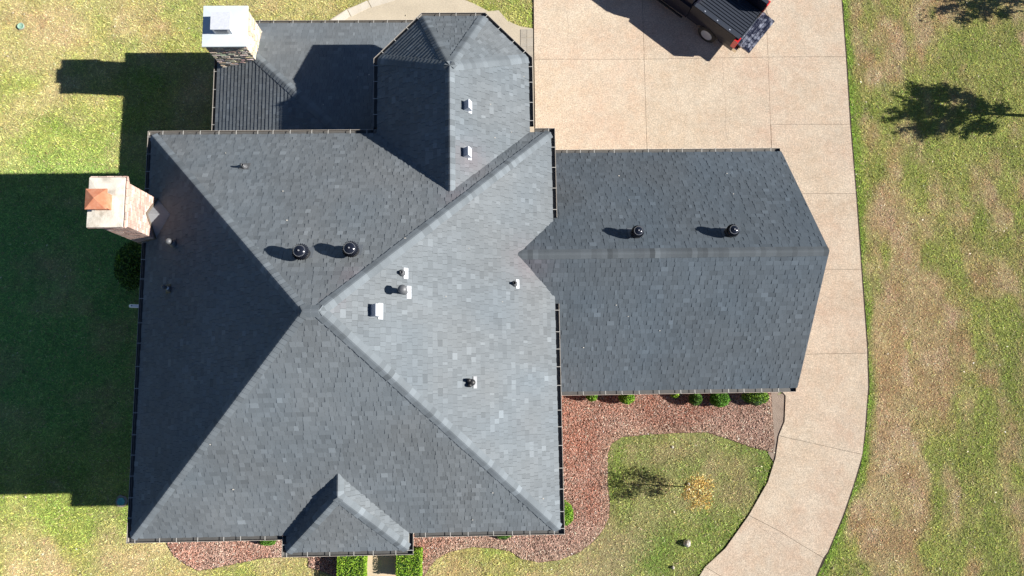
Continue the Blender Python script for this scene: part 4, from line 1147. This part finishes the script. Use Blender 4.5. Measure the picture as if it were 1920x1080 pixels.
# bumper, frame
b = MB(); b.box(-.16, .0, -.92, .92, .50, .70); b.box(-.20, -.16, -.75, .75, .52, .66); b.build('rear_bumper', M['chrome'], tr)
b = MB(); b.box(.1, 5.4, -.45, .45, .35, .55); b.box(.2, 5.5, -.8, .8, .50, .56); b.build('chassis', M['black_dull'], tr)
b = MB(); b.tube([(-.22, -.55, .42), (.2, -.55, .42)], .045, 10); b.tube([(.9, -.55, .42), (.2, -.55, .42)], .04, 10); b.build('exhaust_pipe', M['chrome'], tr)
# cab and bonnet
def loft(secs, name, m_):
    b = MB(); k = len(secs[0]); vs = [p for s_ in secs for p in s_]; fs = []
    for i in range(len(secs) - 1):
        for j in range(k):
            j2 = (j + 1) % k; fs.append((i * k + j, i * k + j2, (i + 1) * k + j2, (i + 1) * k + j))
    fs += [tuple(range(k - 1, -1, -1)), tuple((len(secs) - 1) * k + j for j in range(k))]
    b.add(vs, fs); return b.build(name, m_, tr)
def sec(x, wb, wt, zb, zm, zt): return [(x, -wb, zb), (x, -wb - .03, (zb + zm) / 2), (x, -wb, zm), (x, -wt, zt - .05), (x, -wt + .08, zt), (x, wt - .08, zt), (x, wt, zt - .05), (x, wb, zm), (x, wb + .03, (zb + zm) / 2), (x, wb, zb)]
loft([sec(2.07, .95, .90, .48, 1.15, 1.22), sec(3.0, .97, .91, .48, 1.17, 1.24), sec(4.35, .97, .90, .48, 1.16, 1.24)], 'cab_body', M['carpaint'])
loft([sec(2.12, .88, .70, 1.24, 1.30, 1.84), sec(2.4, .89, .70, 1.24, 1.32, 1.92), sec(3.4, .89, .70, 1.24, 1.32, 1.93), sec(3.75, .89, .68, 1.24, 1.30, 1.86), sec(4.30, .88, .80, 1.235, 1.24, 1.30)], 'cab_roof', M['carpaint'])
for sg in (1, -1):
    for x0_, x1_ in ((2.35, 2.95), (3.05, 3.75)):
        b = MB(); b.add([(x0_, sg * .885, 1.34), (x1_, sg * .885, 1.34), (x1_ - .05, sg * .765, 1.80), (x0_ + .03, sg * .765, 1.80)], [(0, 1, 2, 3) if sg < 0 else (3, 2, 1, 0)]); 
        b.add([(x0_, sg * .875, 1.34), (x1_, sg * .875, 1.34), (x1_ - .05, sg * .755, 1.80), (x0_ + .03, sg * .755, 1.80)], [(0, 1, 2, 3) if sg > 0 else (3, 2, 1, 0)]); b.build('side_window', M['glass'], tr)
    b = MB(); b.obox((3.85, sg * 1.10, 1.28), (.06, 0, 0), (0, .10, 0), (0, 0, .10)); b.obox((3.85, sg * .98, 1.22), (.03, 0, 0), (0, .06, 0), (0, 0, .02)); b.build('wing_mirror', M['carpaint'], tr)
    b = MB(); b.box(2.2, 4.2, min(sg * .99, sg * 1.05), max(sg * .99, sg * 1.05), .40, .46); b.build('running_board', M['black_dull'], tr)
b = MB(); b.add([(2.105, -.70, 1.34), (2.105, .70, 1.34), (2.115, .62, 1.76), (2.115, -.62, 1.76)], [(3, 2, 1, 0)]); b.add([(2.125, -.70, 1.34), (2.125, .70, 1.34), (2.135, .62, 1.76), (2.135, -.62, 1.76)], [(0, 1, 2, 3)]); b.build('rear_window', M['glass'], tr)
b = MB(); b.add([(4.27, -.72, 1.34), (4.27, .72, 1.34), (3.80, .60, 1.84), (3.80, -.60, 1.84)], [(0, 1, 2, 3)]); b.build('windscreen', M['glass'], tr)
loft([sec(4.37, .96, .82, .62, 1.05, 1.24), sec(5.2, .95, .80, .62, 1.0, 1.18), sec(5.75, .90, .75, .55, .95, 1.05)], 'bonnet', M['carpaint'])
b = MB(); b.box(5.76, 5.88, -.93, .93, .45, .70); b.build('front_bumper', M['chrome'], tr)
for sg in (1, -1):
    b = MB(); b.box(5.74, 5.78, min(sg * .62, sg * .88), max(sg * .62, sg * .88), .80, .95); b.build('headlight', M['rim'], tr)
for x in (1.08, 4.85):
    for sg in (1, -1):
        prof = [(.20, -.13), (.34, -.135), (.385, -.10), (.395, 0), (.385, .10), (.34, .135), (.22, .12)]
        b = MB(); b.lathe(prof, 32, cap=False); b.v = [(px_ + x, sg * (.86 + pz_), py_ + .395) for px_, py_, pz_ in b.v]; w_ = b.build('wheel', M['tyre'], tr)
        b = MB(); b.lathe([(.222, .115), (.215, .06), (.17, .03), (.10, .05), (.05, .07), (.01, .07)], 28); b.lathe([(.222, .1), (.235, .125), (.225, .128), (.215, .10)], 28, cap=False)
        b.v = [(px_ + x, sg * (.86 + pz_), py_ + .395) for px_, py_, pz_ in b.v]; b.build('rim', M['rim'], w_)
        for k in range(6):
            a = k * math.pi / 3; b = MB(); b.obox((x + .13 * math.cos(a), sg * (.86 + .068), .395 + .13 * math.sin(a)), (.075 * math.cos(a), 0, .075 * math.sin(a)), (-.018 * math.sin(a), 0, .018 * math.cos(a)), (0, .012, 0)); b.build('spoke', M['rim'], w_)
print('objects', len(bpy.data.objects))
